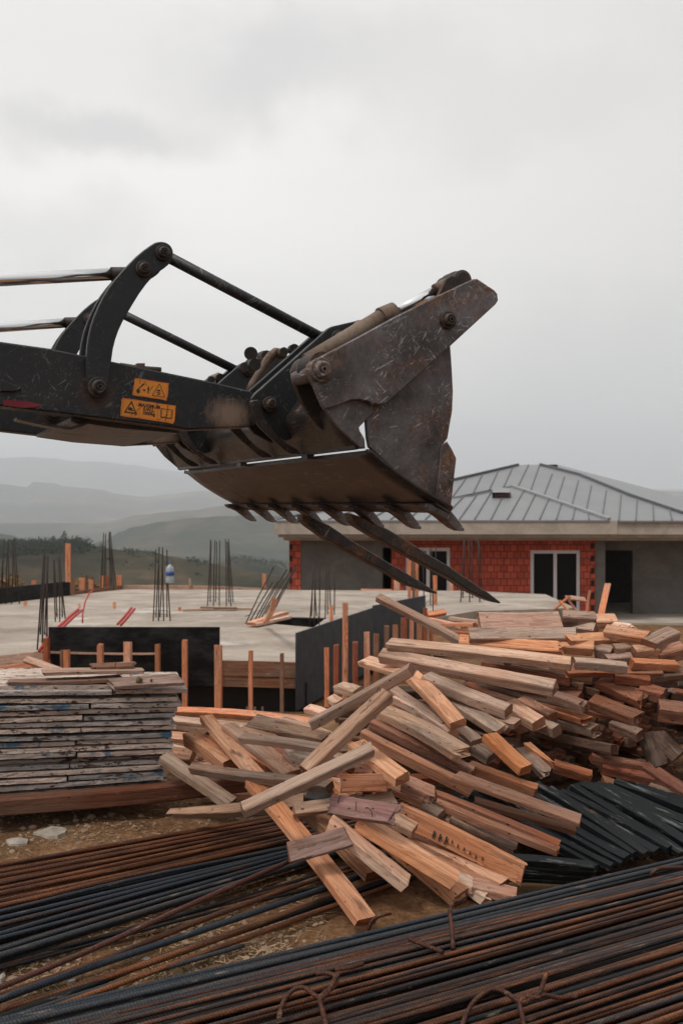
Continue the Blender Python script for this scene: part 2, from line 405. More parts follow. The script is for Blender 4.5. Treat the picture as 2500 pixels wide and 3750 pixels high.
# ---- stickers on the near arm
def sticker(corners, lines, texts, shapes):
    P = [ml('ST', x, y, VA - .002) for x, y in corners]          # tl, tr, br, bl
    ex = (P[1] - P[0]).normalized(); w = (P[1] - P[0]).length; h = ((P[3] - P[0]).length + (P[2] - P[1]).length) / 2
    ey = (P[0] - P[3]); ey = (ey - ex * ey.dot(ex)).normalized()
    org = P[3]; wob = random.Random(5)
    bm = bmesh.new()
    # outline with slightly nibbled edges
    out = []
    for (a, b_) in ((0, 1), (1, 2), (2, 3), (3, 0)):
        for i in range(7):
            p = P[a].lerp(P[b_], (i + (.12 if i == 0 else 0)) / 7) + ex * wob.uniform(-.0012, .0012) + ey * wob.uniform(-.0012, .0012)
            out.append((p.x, p.z))
    prism(bm, out, VA - .0022, VA - .0004, 0, 0)
    def pt(x, y, lift=.0028): 
        p = org + ex * (x * w) + ey * (y * h); return Vector((p.x, VA - lift, p.z))
    def line(x0, y0, x1, y1, t, mi):
        a, b_ = pt(x0, y0), pt(x1, y1); d = (b_ - a).normalized(); s = Vector((-d.z, 0, d.x)) * t / 2
        bm.faces.new([bm.verts.new(q) for q in (a - s, b_ - s, b_ + s, a + s)]).material_index = mi
    for l in lines: line(*l)
    for poly, mi in shapes:
        bm.faces.new([bm.verts.new(pt(x, y, .0031)) for x, y in poly]).material_index = mi
    for s, x, y, size in texts:
        cu = bpy.data.curves.new('t', 'FONT'); cu.body = s; cu.size = size; cu.align_x = 'CENTER'; cu.resolution_u = 2; cu.offset = .0007
        to = bpy.data.objects.new('t', cu); COL.objects.link(to)
        dg = bpy.context.evaluated_depsgraph_get(); dg.update()
        me = to.evaluated_get(dg).to_mesh()
        vs = [bm.verts.new((lambda p: Vector((p.x, VA - .0032, p.z)))(org + ex * (x * w + v.co.x) + ey * (y * h + v.co.y))) for v in me.vertices]
        for p in me.polygons:
            try: bm.faces.new([vs[i] for i in p.vertices]).material_index = 1
            except ValueError: pass
        bpy.data.objects.remove(to); bpy.data.curves.remove(cu)
    me = bpy.data.meshes.new('sticker'); bm.to_mesh(me); bm.free()
    for m in (STICKER, INK, STICKRED): me.materials.append(m)
    return link('warning_sticker', me, arms[0])
T = .0022
def tri(x0, x1, y0, y1, mi=1):
    xm = (x0 + x1) / 2
    return [(x0, y0, x1, y0, T, mi), (x1, y0, xm, y1, T, mi), (xm, y1, x0, y0, T, mi)]
sticker([(490, 183), (1145, 275), (1110, 612), (450, 510)],
        [(.02, .04, .02, .96, .0014, 2), (.02, .96, .98, .96, .0014, 2), (.98, .96, .98, .04, .0014, 2), (.98, .04, .02, .04, .0014, 2)]
        + tri(.56, .93, .14, .86)
        + [(.10, .28, .24, .62, .004, 1), (.24, .62, .30, .74, .006, 1), (.17, .95, .19, .7, .002, 1), (.28, .9, .38, .66, .002, 1), (.49, .42, .56, .68, .002, 1), (.70, .2, .80, .30, .003, 1), (.68, .34, .78, .34, .003, 1)],
        [], [([(.10+.05*math.cos(a)+.05, .28+.13*math.sin(a)) for a in [i*math.pi/6 for i in range(12)]], 1), ([(.69, .42), (.79, .44), (.79, .52), (.69, .50)], 1), ([(.41, .42), (.46, .42), (.46, .56), (.41, .56)], 1), ([(.42, .22), (.435, .22), (.435, .42), (.42, .42)], 1), ([(.445, .22), (.46, .22), (.46, .42), (.445, .42)], 1), ([(.425, .58), (.45, .58), (.45, .64), (.425, .64)], 1), ([(.28, .34), (.36, .34), (.36, .42), (.28, .42)], 1)])
sticker([(240, 560), (1275, 705), (1245, 1055), (222, 905)],
        [(.01, .04, .01, .96, .0014, 2), (.01, .96, .99, .96, .0014, 2), (.99, .96, .99, .04, .0014, 2), (.99, .04, .01, .04, .0014, 2), (.335, .03, .335, .97, .0014, 2), (.665, .03, .665, .97, .0014, 2)]
        + tri(.06, .28, .22, .88) + tri(.075, .265, .26, .80)
        + [(.72, .24, .92, .24, T, 1), (.92, .24, .92, .70, T, 1), (.92, .70, .72, .70, T, 1), (.72, .70, .72, .24, T, 1), (.74, .20, .74, .74, .0014, 1), (.94, .20, .94, .72, .0014, 1), (.74, .20, .94, .20, .0014, 1), (.83, .24, .84, .70, .0014, 1), (.84, .95, .82, .03, .002, 1), (.18, .1, .34, .60, .0018, 1), (.62, .96, .68, .72, .002, 1), (.67, .03, .86, .42, .0016, 1)],
        [('MAXIMUM', .50, .66, .0175), ('S.W.L.', .50, .46, .0165), ('1000kg', .50, .25, .0165)],
        [([(.13, .36), (.2, .36), (.2, .5), (.15, .56), (.12, .46)], 1), ([(.205, .33), (.23, .36), (.22, .42), (.2, .40)], 1)])

# ---- bucket: back section (mouldboard), its side ears and the long hinge plates
up_plate = uz('LB', [(470, 670), (463, 645), (468, 622), (485, 602), (520, 585), (740, 470), (920, 371), (1140, 262), (1260, 205), (1328, 174), (1350, 171), (1440, 231), (1456, 250), (1460, 285), (1446, 306), (1210, 523), (940, 770), (880, 822), (850, 831), (815, 825), (804, 833), (788, 815), (740, 803), (690, 806), (620, 836), (556, 852), (543, 835), (500, 735)], -.035)
ear = uz('LB', [(549, 845), (600, 780), (690, 740), (780, 770), (806, 820), (812, 864), (800, 885), (768, 915), (738, 948), (742, 965), (755, 985), (768, 1010), (771, 1058), (745, 1056), (700, 1015), (622, 942), (572, 875)], -.018)
inner_ear = uz('LB', [(383, 655), (392, 628), (420, 615), (480, 590), (560, 640), (640, 850), (548, 962), (520, 945), (470, 880), (425, 795), (393, 715)], .16)
p1, p2 = ml('LB', 530, 650, -.035), ml('LB', 1192, 390, -.035)
for k, vv in ((0, 0.0), (1, BW)):
    s = 1 if k == 0 else -1
    f = (lambda a, b_: (a, b_)) if k == 0 else (lambda a, b_: (BW - b_, BW - a))
    lplate('hinge_plate', up_plate, *f(-.035, -.012), STEEL, bev=.004)
    lplate('side_ear', ear, *f(-.0115, -.001), STEEL, bev=.003)
    lplate('inner_ear', inner_ear, *f(.16, .185), STEELD, bev=.004)
pin(p1, .042, -.035, .16, out=.035, m=STEEL); pin(p2, .032, -.035, .10, out=.03)
bm = bmesh.new(); lathe(bm, ml('LB', 500, 640, .06), [(.048, -.012), (.052, .01), (.045, .03), (.052, .09), (.045, .12), (.048, .16)]); build('hinge_boss', bm, RUSTY, loader)
# mouldboard sheet swept across the bucket
def sweep(name, prof, v0, v1, m, thick, nv=24, parent=None):
    bm = bmesh.new()
    n = len(prof)
    cen = [((prof[min(i+1, n-1)][0] - prof[max(i-1, 0)][0]), (prof[min(i+1, n-1)][1] - prof[max(i-1, 0)][1])) for i in range(n)]
    inn = []
    for (x, z), (dx, dz) in zip(prof, cen):
        l = math.hypot(dx, dz); inn.append((x - dz / l * thick, z + dx / l * thick))
    vs = [v0 + (v1 - v0) * i / nv for i in range(nv + 1)]
    A = [[bm.verts.new((u, v, z)) for u, z in prof] for v in vs]
    B = [[bm.verts.new((u, v, z)) for u, z in inn] for v in vs]
    for i in range(nv):
        for j in range(n - 1):
            bm.faces.new((A[i][j], A[i][j+1], A[i+1][j+1], A[i+1][j])).smooth = True
            bm.faces.new((B[i][j+1], B[i][j], B[i+1][j], B[i+1][j+1])).smooth = True
        bm.faces.new((A[i][0], A[i+1][0], B[i+1][0], B[i][0])); bm.faces.new((A[i+1][-1], A[i][-1], B[i][-1], B[i+1][-1]))
    for i in (0, nv):
        for j in range(n - 1):
            q = (A[i][j], B[i][j], B[i][j+1], A[i][j+1]); bm.faces.new(q if i == 0 else q[::-1])
    return build(name, bm, m, parent or loader)
def spline(p, n=5):
    out = []
    for i in range(len(p) - 1):
        a, b_, c, d = p[max(i-1, 0)], p[i], p[i+1], p[min(i+2, len(p)-1)]
        for k in range(n):
            t = k / n
            out.append(tuple(.5*((2*b_[m]) + (-a[m]+c[m])*t + (2*a[m]-5*b_[m]+4*c[m]-d[m])*t*t + (-a[m]+3*b_[m]-3*c[m]+d[m])*t**3) for m in (0, 1)))
    return out + [p[-1]]
mould = uz('LB', [(820, 600), (740, 700), (680, 790), (645, 850), (650, 900), (674, 952), (716, 1012), (742, 1052)], 0)
sweep('mouldboard', spline(mould[::-1], 4), .005, BW - .005, STEELD, .014)
q = ml('LB', 742, 1052, 0)
bm = bmesh.new(); box(bm, (q.x - .022, .004, q.z - .004), (q.x + .014, BW - .004, q.z + .022)); build('back_blade', bm, STEELD, loader)
for v in (.60, 1.40):
    bm = bmesh.new(); box(bm, (q.x - .02, v - .16, q.z - .022), (q.x + .010, v - .10, q.z - .0045)); build('wear_block', bm, STEELD, loader)
# bracket plates that carry the arms and hook ribs on the mouldboard's back
brk = uz('Z1', [(302, 1110), (312, 1062), (348, 1019), (1045, 399), (1085, 379), (1515, 280), (1750, 400), (1400, 900), (1000, 1300), (760, 1440), (640, 1470), (480, 1380), (360, 1240)], .50)
hook = uz('Z1', [(300, 1098), (330, 1084), (384, 1080), (402, 1120), (432, 1210), (482, 1315), (560, 1415), (640, 1492), (760, 1560), (800, 1600), (700, 1600), (640, 1568), (580, 1512), (480, 1424), (390, 1335), (330, 1232)], .478)
c1 = ml('Z1', 482, 1130, .50)
c2 = ml('Z1', 1130, 490, .50)
for k in (0, 1):
    o = k*AD
    lplate('arm_bracket', brk, .50 + o, .522 + o, PAINT, bev=.004)
    lplate('arm_bracket', brk, .66 + o, .682 + o, PAINT, bev=.004)
    lplate('hook_rib', hook, .478 + o, .499 + o, STEELD, bev=.004)
    lplate('hook_rib', hook, .80 + o, .825 + o, STEELD, bev=.004)
    pin(c1, .030, .499 + o, .69 + o, out=.045); pin(c2, .028, .499 + o, .69 + o, out=.05)
    # link knuckles and hoses between the plates
    for (x, y, r) in ((655, 610, .018), (755, 585, .021), (270, 760, .018), (375, 735, .025)):
        bm = bmesh.new(); e = ml('Z1', x, y, .66); e.y = 0
        lathe(bm, e, [(r, .69 + o), (r, .72 + o), (r*.8, .72 + o), (r*.75, .705 + o)] if k == 0 else [(r, .62 + o), (r, .655 + o)], 20)
        build('knuckle', bm, RUSTY, loader)
for dv in (0, .05):
    bm = bmesh.new()
    tube(bm, [ml('Z1', x + dv*300, y, .78 + dv) for x, y in ((300, 1010), (330, 930), (400, 820), (450, 730), (500, 660), (545, 622), (590, 625), (610, 690))], .018, 10)
    build('hydraulic_hose', bm, DUSTY, loader)
rod('tilt_eye', ml('Z1', 310, 640, 1.62), ml('Z1', 310, 640, 1.72), .06, RUSTY, taper=[.034, .034])
# clam cylinders
for k in (0, 1):
    f = (lambda v: v) if k == 0 else (lambda v: BW - v)
    def L(c, x, y, v=.12):
        p = ml(c, x, y, v); p.y = f(v); return p
    rod('cylinder_barrel', L('Z1', 850, 730), L('Z2', 470, 525), .034, DUSTY)
    rod('cylinder_gland', L('Z2', 470, 525), L('Z2', 590, 475), .041, DUSTY)
    rod('cylinder_rod', L('Z2', 590, 475), L('Z2', 960, 272), .019, CHROME)
    rod('rod_eye', L('Z2', 950, 278), L('Z2', 1075, 215), .026, DUSTY)
    e = L('Z2', 1108, 212)
    bm = bmesh.new(); lathe(bm, e, [(.026, f(.045)), (.036, f(.05)), (.036, f(.085)), (.040, f(.09)), (.040, f(.15)), (.036, f(.155)), (.036, f(.19))], 24); build('lug', bm, RUSTY, loader)
    lug = uz('Z2', [(965, 330), (1000, 260), (1045, 170), (1090, 142), (1140, 152), (1168, 195), (1172, 240), (1300, 300), (1100, 420)], .045)
    a, b_ = sorted((f(.045), f(.062))); lplate('lug_plate', lug, a, b_, RUSTY, bev=.003)
    bm = bmesh.new(); tube(bm, [L('Z2', 140, 700, .14), L('Z2', 215, 625, .14), L('Z2', 275, 560, .14), L('Z2', 300, 548, .14), L('Z2', 300, 600, .14)], .012, 8); build('hydraulic_hose', bm, DUSTY, loader)
# ---- clam (front jaw)
jaw = uz('LB', [(1211, 524), (1219, 640), (1225, 760), (1221, 860), (1196, 1005), (1185, 1020), (1162, 1050), (1150, 1180), (1132, 1312), (1085, 1292), (1040, 1263), (960, 1208), (880, 1140), (822, 1085), (786, 1050), (777, 1000), (770, 918), (768, 895), (758, 860), (780, 800), (880, 640), (1100, 480)], 0)
cutter = uz('LB', [(1163, 1040), (1192, 1022), (1216, 1060), (1240, 1110), (1224, 1250), (1210, 1385), (1130, 1322), (1150, 1180)], -.008)
floor_ = uz('LB', [(768, 1092), (790, 1096), (822, 1122), (880, 1172), (960, 1232), (1040, 1285), (1130, 1338), (1210, 1386)], 0)
for k in (0, 1):
    f = (lambda a, b_: (a, b_)) if k == 0 else (lambda a, b_: (BW - b_, BW - a))
    lplate('jaw_side', jaw, *f(0.0, .02), STEEL, bev=.004)
    lplate('side_cutter', cutter, *f(-.010, -.001), STEEL, bev=.003)
    # weld bead along the floor edge
    bm = bmesh.new()
    pts = [Vector((u, f(-.004, 0)[0] if k == 0 else BW + .004, z + .012)) for u, z in floor_]
    tube(bm, pts, [.009 + .002*math.sin(i*3.1) for i in range(len(pts))], 8); build('weld_bead', bm, RUSTY, loader)
sweep('jaw_floor', spline(floor_, 4), -.004, BW + .004, STEELD, .016)
lip = uz('LB', [(1130, 1342), (1206, 1385), (1214, 1394), (1203, 1396), (1125, 1350)], 0)
lplate('cutting_edge', lip, -.006, BW + .006, STEELD, bev=0)
# teeth
tooth = uz('LB', [(1058, 1352), (1072, 1345), (1090, 1347), (1140, 1372), (1182, 1392), (1210, 1396), (1226, 1412), (1250, 1445), (1281, 1482), (1276, 1490), (1255, 1488), (1226, 1474), (1200, 1450), (1176, 1425), (1140, 1402), (1092, 1380), (1066, 1368)], .02)
u_tip = max(p[0] for p in tooth); u_mid = sorted(p[0] for p in tooth)[len(tooth)//2]
first = None
for i in range(8):
    vc = .035 + i * (BW - .07) / 7
    if first is None:
        bm = bmesh.new()
        def hw(u): return .034 if u < u_mid else .034 - .016 * (u - u_mid) / (u_tip - u_mid)
        a = [bm.verts.new((u, -hw(u), z)) for u, z in tooth]; b_ = [bm.verts.new((u, hw(u), z)) for u, z in tooth]
        bmesh.ops.triangulate(bm, faces=[bm.faces.new(a), bm.faces.new(b_[::-1])])
        for j in range(len(a)):
            k = (j + 1) % len(a); bm.faces.new((a[j], b_[j], b_[k], a[k]))
        bb = ml('LB', 1092, 1362, .02)
        lathe(bm, Vector((bb.x, 0, bb.z - .004)), [(.010, -.040), (.010, .040)], 8)
        first = build('bucket_tooth', bm, STEEL, loader); t = first
    else:
        t = first.copy(); COL.objects.link(t)
    t.location = (0, vc, 0)
# fork tines
fork2 = uz('S', [(1285, 1880), (1330, 1896), (1423, 1939), (1519, 1997), (1568, 2030), (1635, 2068), (1720, 2125), (1760, 2152), (1790, 2172), (1834, 2206), (1829, 2210), (1790, 2198), (1720, 2166), (1660, 2124), (1597, 2090), (1473, 2022), (1365, 1960), (1311, 1927), (1293, 1908)], .66)
fork1 = uz('S', [(1108, 1885), (1135, 1892), (1207, 1924), (1290, 1980), (1390, 2040), (1490, 2100), (1540, 2130), (1602, 2171), (1598, 2175), (1560, 2164), (1500, 2146), (1400, 2086), (1290, 2026), (1200, 1976), (1130, 1926), (1108, 1905)], 1.13)
for poly, v in ((fork2, .66), (fork1, 1.13)):
    lplate('fork_tine', poly, v, v + .075, make_steel('fork_tine_steel', (.024, .024, .026), (.045, .038, .034), (.25, .105, .04), .49, .4, .5, .3) if v < 1 else bpy.data.materials['fork_tine_steel'], bev=.008)
# ---------------------------------------------------------------- world, light, camera
SUN_EL, SUN_AZ = 60, 232       # high, from the left and a little behind the camera
w = bpy.data.worlds.new('World'); SC.world = w; w.use_nodes = True
nt = w.node_tree; bg = nt.nodes['Background']
sky = nd(nt, 'TexSky', sky_type='NISHITA', sun_disc=False, sun_elevation=R(SUN_EL), sun_rotation=R(SUN_AZ), air_density=1.0, dust_density=4.0, ozone_density=1.0)
tc = nd(nt, 'TexCoord').outputs['Generated']
sx = nd(nt, 'SeparateXYZ', {0: tc})
# cloud deck: direction projected onto a flat layer
den = mth(nt, 'ADD', mth(nt, 'MAXIMUM', sx.outputs[2], 0.0), .16)
pv = nd(nt, 'CombineXYZ', {0: mth(nt, 'DIVIDE', sx.outputs[0], den), 1: mth(nt, 'DIVIDE', sx.outputs[1], den), 2: 3.7}).outputs[0]
n1 = nz(nt, nd(nt, 'Mapping', {'Vector': pv, 'Scale': (.55, .95, 1), 'Location': (2.1, .4, 0)}).outputs[0], 1.0, 7, .52, .35)
n2 = nz(nt, nd(nt, 'Mapping', {'Vector': pv, 'Scale': (.22, .30, 1)}).outputs[0], 1.0, 3, .5)
cl = mth(nt, 'ADD', mth(nt, 'MULTIPLY', n1, .6), mth(nt, 'MULTIPLY', n2, .4))
cloud = ramp(nt, cl, [(.32, (.53, .525, .53)), (.44, (.64, .635, .635)), (.56, (.715, .71, .70)), (.70, (.76, .755, .745))])
side = stepf(nt, sx.outputs[0], -.1, .45)
cloud = mix(nt, mth(nt, 'MULTIPLY', side, .7), cloud, (.50, .49, .48))
wob = nd(nt, 'VectorMath', {0: nd(nt, 'VectorMath', {0: nd(nt, 'TexNoise', {'Vector': tc, 'Scale': 7.0, 'Detail': 6.0, 'Roughness': .6}).outputs['Color'], 1: (.5, .5, .5)}, operation='SUBTRACT').outputs[0], 'Scale': .16}, operation='SCALE').outputs[0]
dirw = nd(nt, 'VectorMath', {0: tc, 1: wob}, operation='ADD').outputs[0]
for (px, py, wx, wz, k_) in ((1010, 260, 3.4, 8.0, .8), (380, 480, 4.4, 12, .8), (1900, 330, 2.6, 7, .5), (150, 900, 3.5, 12, .35), (2350, 1500, 2.5, 4, .7)):
    c_ = ray(px, py).normalized()
    dd = nd(nt, 'VectorMath', {0: nd(nt, 'Mapping', {'Vector': nd(nt, 'VectorMath', {0: dirw, 1: c_}, operation='SUBTRACT').outputs[0], 'Scale': (wx, 1, wz)}).outputs[0]}, operation='LENGTH').outputs['Value']
    cloud = mix(nt, mth(nt, 'MULTIPLY', mth(nt, 'SUBTRACT', 1.0, nd(nt, 'MapRange', {0: dd, 1: .12, 2: .58, 3: 0.0, 4: 1.0}, clamp=True, interpolation_type='SMOOTHSTEP').outputs[0]), k_), cloud, (.52, .515, .52))
cloud = mix(nt, 1.0, cloud, (1.0, .985, .965), 'MULTIPLY')
# dark bank added in the unseen low sky behind and right to cut fill
behind = mth(nt, 'MULTIPLY', mth(nt, 'SUBTRACT', 1.0, stepf(nt, mth(nt, 'SUBTRACT', sx.outputs[1], mth(nt, 'MULTIPLY', sx.outputs[0], .45)), -.25, .30)), mth(nt, 'SUBTRACT', 1.0, stepf(nt, sx.outputs[2], .25, .75)))
cloud = mix(nt, mth(nt, 'MULTIPLY', behind, .8), cloud, (.16, .165, .18))
cloud = nd(nt, 'VectorMath', {0: cloud, 'Scale': 12.0}, operation='SCALE').outputs[0]
col = mix(nt, .94, sky.outputs[0], cloud)
nt.links.new(col, bg.inputs[0]); bg.inputs[1].default_value = .1

sd = bpy.data.lights.new('sun', 'SUN'); sd.energy = 1.5; sd.angle = R(12); sd.color = (1, .95, .88)
so = bpy.data.objects.new('sun', sd); COL.objects.link(so)
az = R(SUN_AZ); el = R(SUN_EL)
dirv = Vector((math.sin(az) * math.cos(el), math.cos(az) * math.cos(el), math.sin(el)))
so.rotation_euler = dirv.to_track_quat('Z', 'Y').to_euler(); so.location = (0, 0, 60)

cam = bpy.data.cameras.new('camera'); co = bpy.data.objects.new('camera', cam); COL.objects.link(co)
co.location = EYE; co.rotation_euler = (math.pi / 2 - PITCH, 0, 0)
cam.sensor_fit = 'VERTICAL'; cam.sensor_height = 36; cam.sensor_width = 24; cam.lens = 36 * F / 3750
cam.clip_start = .05; cam.clip_end = 40000
cam.dof.use_dof = True; cam.dof.focus_distance = 4.3; cam.dof.aperture_fstop = 5.0
SC.camera = co
SC.view_settings.view_transform = 'Standard'; SC.view_settings.look = 'None'; SC.view_settings.exposure = 0.37; SC.view_settings.gamma = 1
SC.cycles.max_bounces = 6; SC.cycles.volume_bounces = 1
SC.cycles.use_denoising = True

# ---------------------------------------------------------------- ground, hills, haze
def smoothstep(a, b, x):
    t = min(1, max(0, (x - a) / (b - a))); return t*t*(3 - 2*t)
def fbm(x, y, s, o=4):
    return sum(noise.noise(Vector((x*s*2**i, y*s*2**i, 3.3*i))) / 2**i for i in range(o))
def ground_z(x, y):
    r = math.hypot(x, y)
    z = -.012
    z -= 1.15 * smoothstep(7.3, 9.0, y + .25*fbm(x, y, .5, 2))           # work trench in front of the slab
    z -= .75 * smoothstep(16, 26, y)
    z -= 75 * smoothstep(34, 300, r) * smoothstep(-200, 40, y)
    z -= 60 * smoothstep(300, 2500, r) * smoothstep(-200, 40, y)
    if r < 14: z += .016 * fbm(x, y, 1.3, 3) + .006 * fbm(x + 5, y, 9, 3)
    elif r < 60: z += .05 * fbm(x, y, .4, 3)
    return z
def axis(lo, hi, flo, fhi, step):
    a = [flo + i*step for i in range(int((fhi - flo) / step) + 1)]
    k, d = fhi, step
    while k < hi: d *= 1.22; k += d; a.append(k)
    k, d = flo, step
    while k > lo: d *= 1.22; k -= d; a.insert(0, k)
    return a
def make_soil():
    m, nt, b = mat('soil')
    v = coords(nt, jitter=False)
    n = nz(nt, v, 3.0, 9, .7); f = nz(nt, v, 38, 8, .75); p = vor(nt, v, 46)
    col = ramp(nt, mth(nt, 'ADD', mth(nt, 'MULTIPLY', n, .5), mth(nt, 'MULTIPLY', f, .5)), [(.30, (.040, .022, .012)), (.42, (.13, .066, .032)), (.54, (.25, .135, .068)), (.68, (.42, .27, .16))])
    col = mix(nt, mth(nt, 'MULTIPLY', stepf(nt, nz(nt, v, 1.4, 4, .6), .5, .62), .5), col, (.10, .075, .04))
    far = nd(nt, 'SeparateXYZ', {0: nd(nt, 'TexCoord').outputs['Object']}).outputs[1]
    big = nz(nt, v, .02, 7, .65)
    col = mix(nt, stepf(nt, far, 45, 90), col, ramp(nt, big, [(.35, (.045, .055, .028)), (.5, (.085, .075, .042)), (.65, (.14, .105, .06))]))
    finish(nt, b, col, .95, 0, mth(nt, 'ADD', f, mth(nt, 'MULTIPLY', mth(nt, 'SUBTRACT', 1.0, p), .5)), .9, .02)
    b.inputs['Specular IOR Level'].default_value = .1
    return m
SOIL = make_soil()
xs, ys = axis(-16000, 16000, -3.2, 3.2, .07), axis(-400, 17000, 2.0, 8.2, .07)
verts = [(x, y, ground_z(x, y)) for y in ys for x in xs]
nx_ = len(xs)
faces = [(j*nx_ + i, j*nx_ + i + 1, (j+1)*nx_ + i + 1, (j+1)*nx_ + i) for j in range(len(ys) - 1) for i in range(nx_ - 1)]
me = bpy.data.meshes.new('ground'); me.from_pydata(verts, [], faces); me.materials.append(SOIL)
me.polygons.foreach_set('use_smooth', [True] * len(me.polygons))
tag(link('ground', me), kind='structure')

def hill_mat(name, a, b_, c, sc):
    m, nt, bs = mat(name)
    v = coords(nt, jitter=False)
    n = nz(nt, v, sc, 8, .66); f = nz(nt, v, sc*7, 6, .7)
    col = ramp(nt, mth(nt, 'ADD', mth(nt, 'MULTIPLY', n, .65), mth(nt, 'MULTIPLY', f, .35)), [(.38, a), (.5, b_), (.62, c)])
    finish(nt, bs, col, .95); bs.inputs['Specular IOR Level'].default_value = 0
    return m
def ridge(name, dist, crest, m, depth=None, base=-150, rough=1.0, extend=True):
    """a hill range: crest traced against the sky, falling away to both sides"""
    depth = depth or dist * .22
    pts = [cr('H', x, y) for x, y in crest]
    if extend: pts = [(pts[0][0] - 1800, pts[0][1] + 25)] + pts + [(pts[-1][0] + 1500, pts[-1][1] + 40)]
    n = 220; prof = []
    for i in range(n + 1):
        px = pts[0][0] + (pts[-1][0] - pts[0][0]) * i / n
        for a, b_ in zip(pts, pts[1:]):
            if a[0] <= px <= b_[0] + 1e-6:
                t = (px - a[0]) / max(1e-6, b_[0] - a[0]); t = t*t*(3 - 2*t) if rough > 0 else t
                prof.append((px, a[1] + (b_[1] - a[1]) * t)); break
    rows = [-1, -.75, -.5, -.32, -.18, -.08, 0, .12, .35, .7, 1]
    vs, fs = [], []
    for r_ in rows:
        for i, (px, py) in enumerate(prof):
            c = at_depth(px, py, dist)
            Y = dist + r_ * depth; X = c.x / dist * Y
            fall = abs(r_) ** .9 if r_ < 0 else r_
            zz = c.z + (base - c.z) * (fall * .96) + rough * dist * .010 * fbm(X / dist * 9, r_ * 3.1 + dist * .01, 1.0, 4) * (.25 + min(1, abs(r_) * 3)) * (1 if r_ < .5 else 0)
            vs.append((X, Y, zz))
    k = len(prof)
    for j in range(len(rows) - 1):
        for i in range(k - 1):
            fs.append((j*k + i, j*k + i + 1, (j+1)*k + i + 1, (j+1)*k + i))
    me = bpy.data.meshes.new(name); me.from_pydata(vs, [], fs); me.materials.append(m)
    me.polygons.foreach_set('use_smooth', [True] * len(me.polygons))
    return tag(link(name, me), kind='structure')
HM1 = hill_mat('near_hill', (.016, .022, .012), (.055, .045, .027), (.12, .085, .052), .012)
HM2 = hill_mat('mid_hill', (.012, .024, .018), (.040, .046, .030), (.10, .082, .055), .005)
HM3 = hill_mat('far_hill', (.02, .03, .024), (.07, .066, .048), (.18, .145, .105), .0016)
R1 = [(0, 506), (120, 498), (200, 496), (300, 494), (400, 490), (500, 497), (600, 513), (650, 523), (740, 529), (800, 540), (900, 556), (1000, 574), (1100, 590), (1250, 625), (1500, 660)]
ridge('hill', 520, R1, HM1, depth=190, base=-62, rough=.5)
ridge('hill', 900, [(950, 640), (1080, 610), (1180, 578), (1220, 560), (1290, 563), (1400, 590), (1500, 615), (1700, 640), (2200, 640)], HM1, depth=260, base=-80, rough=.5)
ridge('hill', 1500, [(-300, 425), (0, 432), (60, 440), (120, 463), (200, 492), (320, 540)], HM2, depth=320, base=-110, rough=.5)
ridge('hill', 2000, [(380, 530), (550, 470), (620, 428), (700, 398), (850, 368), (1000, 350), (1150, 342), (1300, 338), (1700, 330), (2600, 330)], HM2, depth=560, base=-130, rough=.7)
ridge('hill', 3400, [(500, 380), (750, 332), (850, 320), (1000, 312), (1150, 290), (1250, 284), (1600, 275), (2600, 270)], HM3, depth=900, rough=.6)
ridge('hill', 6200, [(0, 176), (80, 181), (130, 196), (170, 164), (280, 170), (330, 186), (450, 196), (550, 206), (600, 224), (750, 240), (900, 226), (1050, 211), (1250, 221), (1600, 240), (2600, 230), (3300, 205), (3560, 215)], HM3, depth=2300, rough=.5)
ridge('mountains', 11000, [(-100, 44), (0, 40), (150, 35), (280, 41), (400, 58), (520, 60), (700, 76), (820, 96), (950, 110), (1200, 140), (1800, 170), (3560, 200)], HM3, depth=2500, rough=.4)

def make_haze():
    m = bpy.data.materials.new('haze'); m.use_nodes = True; nt = m.node_tree; nt.nodes.clear()
    o = nd(nt, 'OutputMaterial'); v = nd(nt, 'VolumePrincipled', {'Color': (.90, .945, 1.0, 1), 'Density': HAZE_D, 'Anisotropy': 0.0})
    nt.links.new(v.outputs[0], o.inputs['Volume']); return m
HAZE_D = 1.9e-4
bm = bmesh.new(); box(bm, (-16500, -500, -180), (16500, 17500, 760))
tag(build('haze', bm, make_haze()), kind='stuff')
# ---------------------------------------------------------------- concrete slab and formwork
def make_concrete(name, a, b_, c, sc=1.2, wet=True):
    m, nt, bs = mat(name)
    v = coords(nt, jitter=False)
    n = nz(nt, nd(nt, 'Mapping', {'Vector': v, 'Scale': (.8, 1.0, 1)}).outputs[0], sc, 8, .68, .6); f = nz(nt, v, 22, 6, .7)
    col = ramp(nt, mth(nt, 'ADD', mth(nt, 'MULTIPLY', n, .75), mth(nt, 'MULTIPLY', f, .25)), [(.34, a), (.5, b_), (.63, c)])
    if wet:
        wn = nz(nt, nd(nt, 'Mapping', {'Vector': v, 'Scale': (.5, .8, 1), 'Location': (5, 2, 0)}).outputs[0], .9, 8, .68)
        col = mix(nt, mth(nt, 'MULTIPLY', stepf(nt, wn, .58, .68), .75), col, (.66, .61, .57))
    finish(nt, bs, col, .85, 0, f, .4, .01)
    return m
CONC = make_concrete('slab_concrete', (.19, .155, .125), (.33, .275, .225), (.45, .39, .33))
FASC = make_concrete('fascia_concrete', (.30, .255, .21), (.42, .365, .305), (.50, .44, .375), 2.0, False)
PLAST = make_concrete('grey_plaster', (.105, .10, .092), (.145, .138, .128), (.19, .18, .165), 1.4, False)
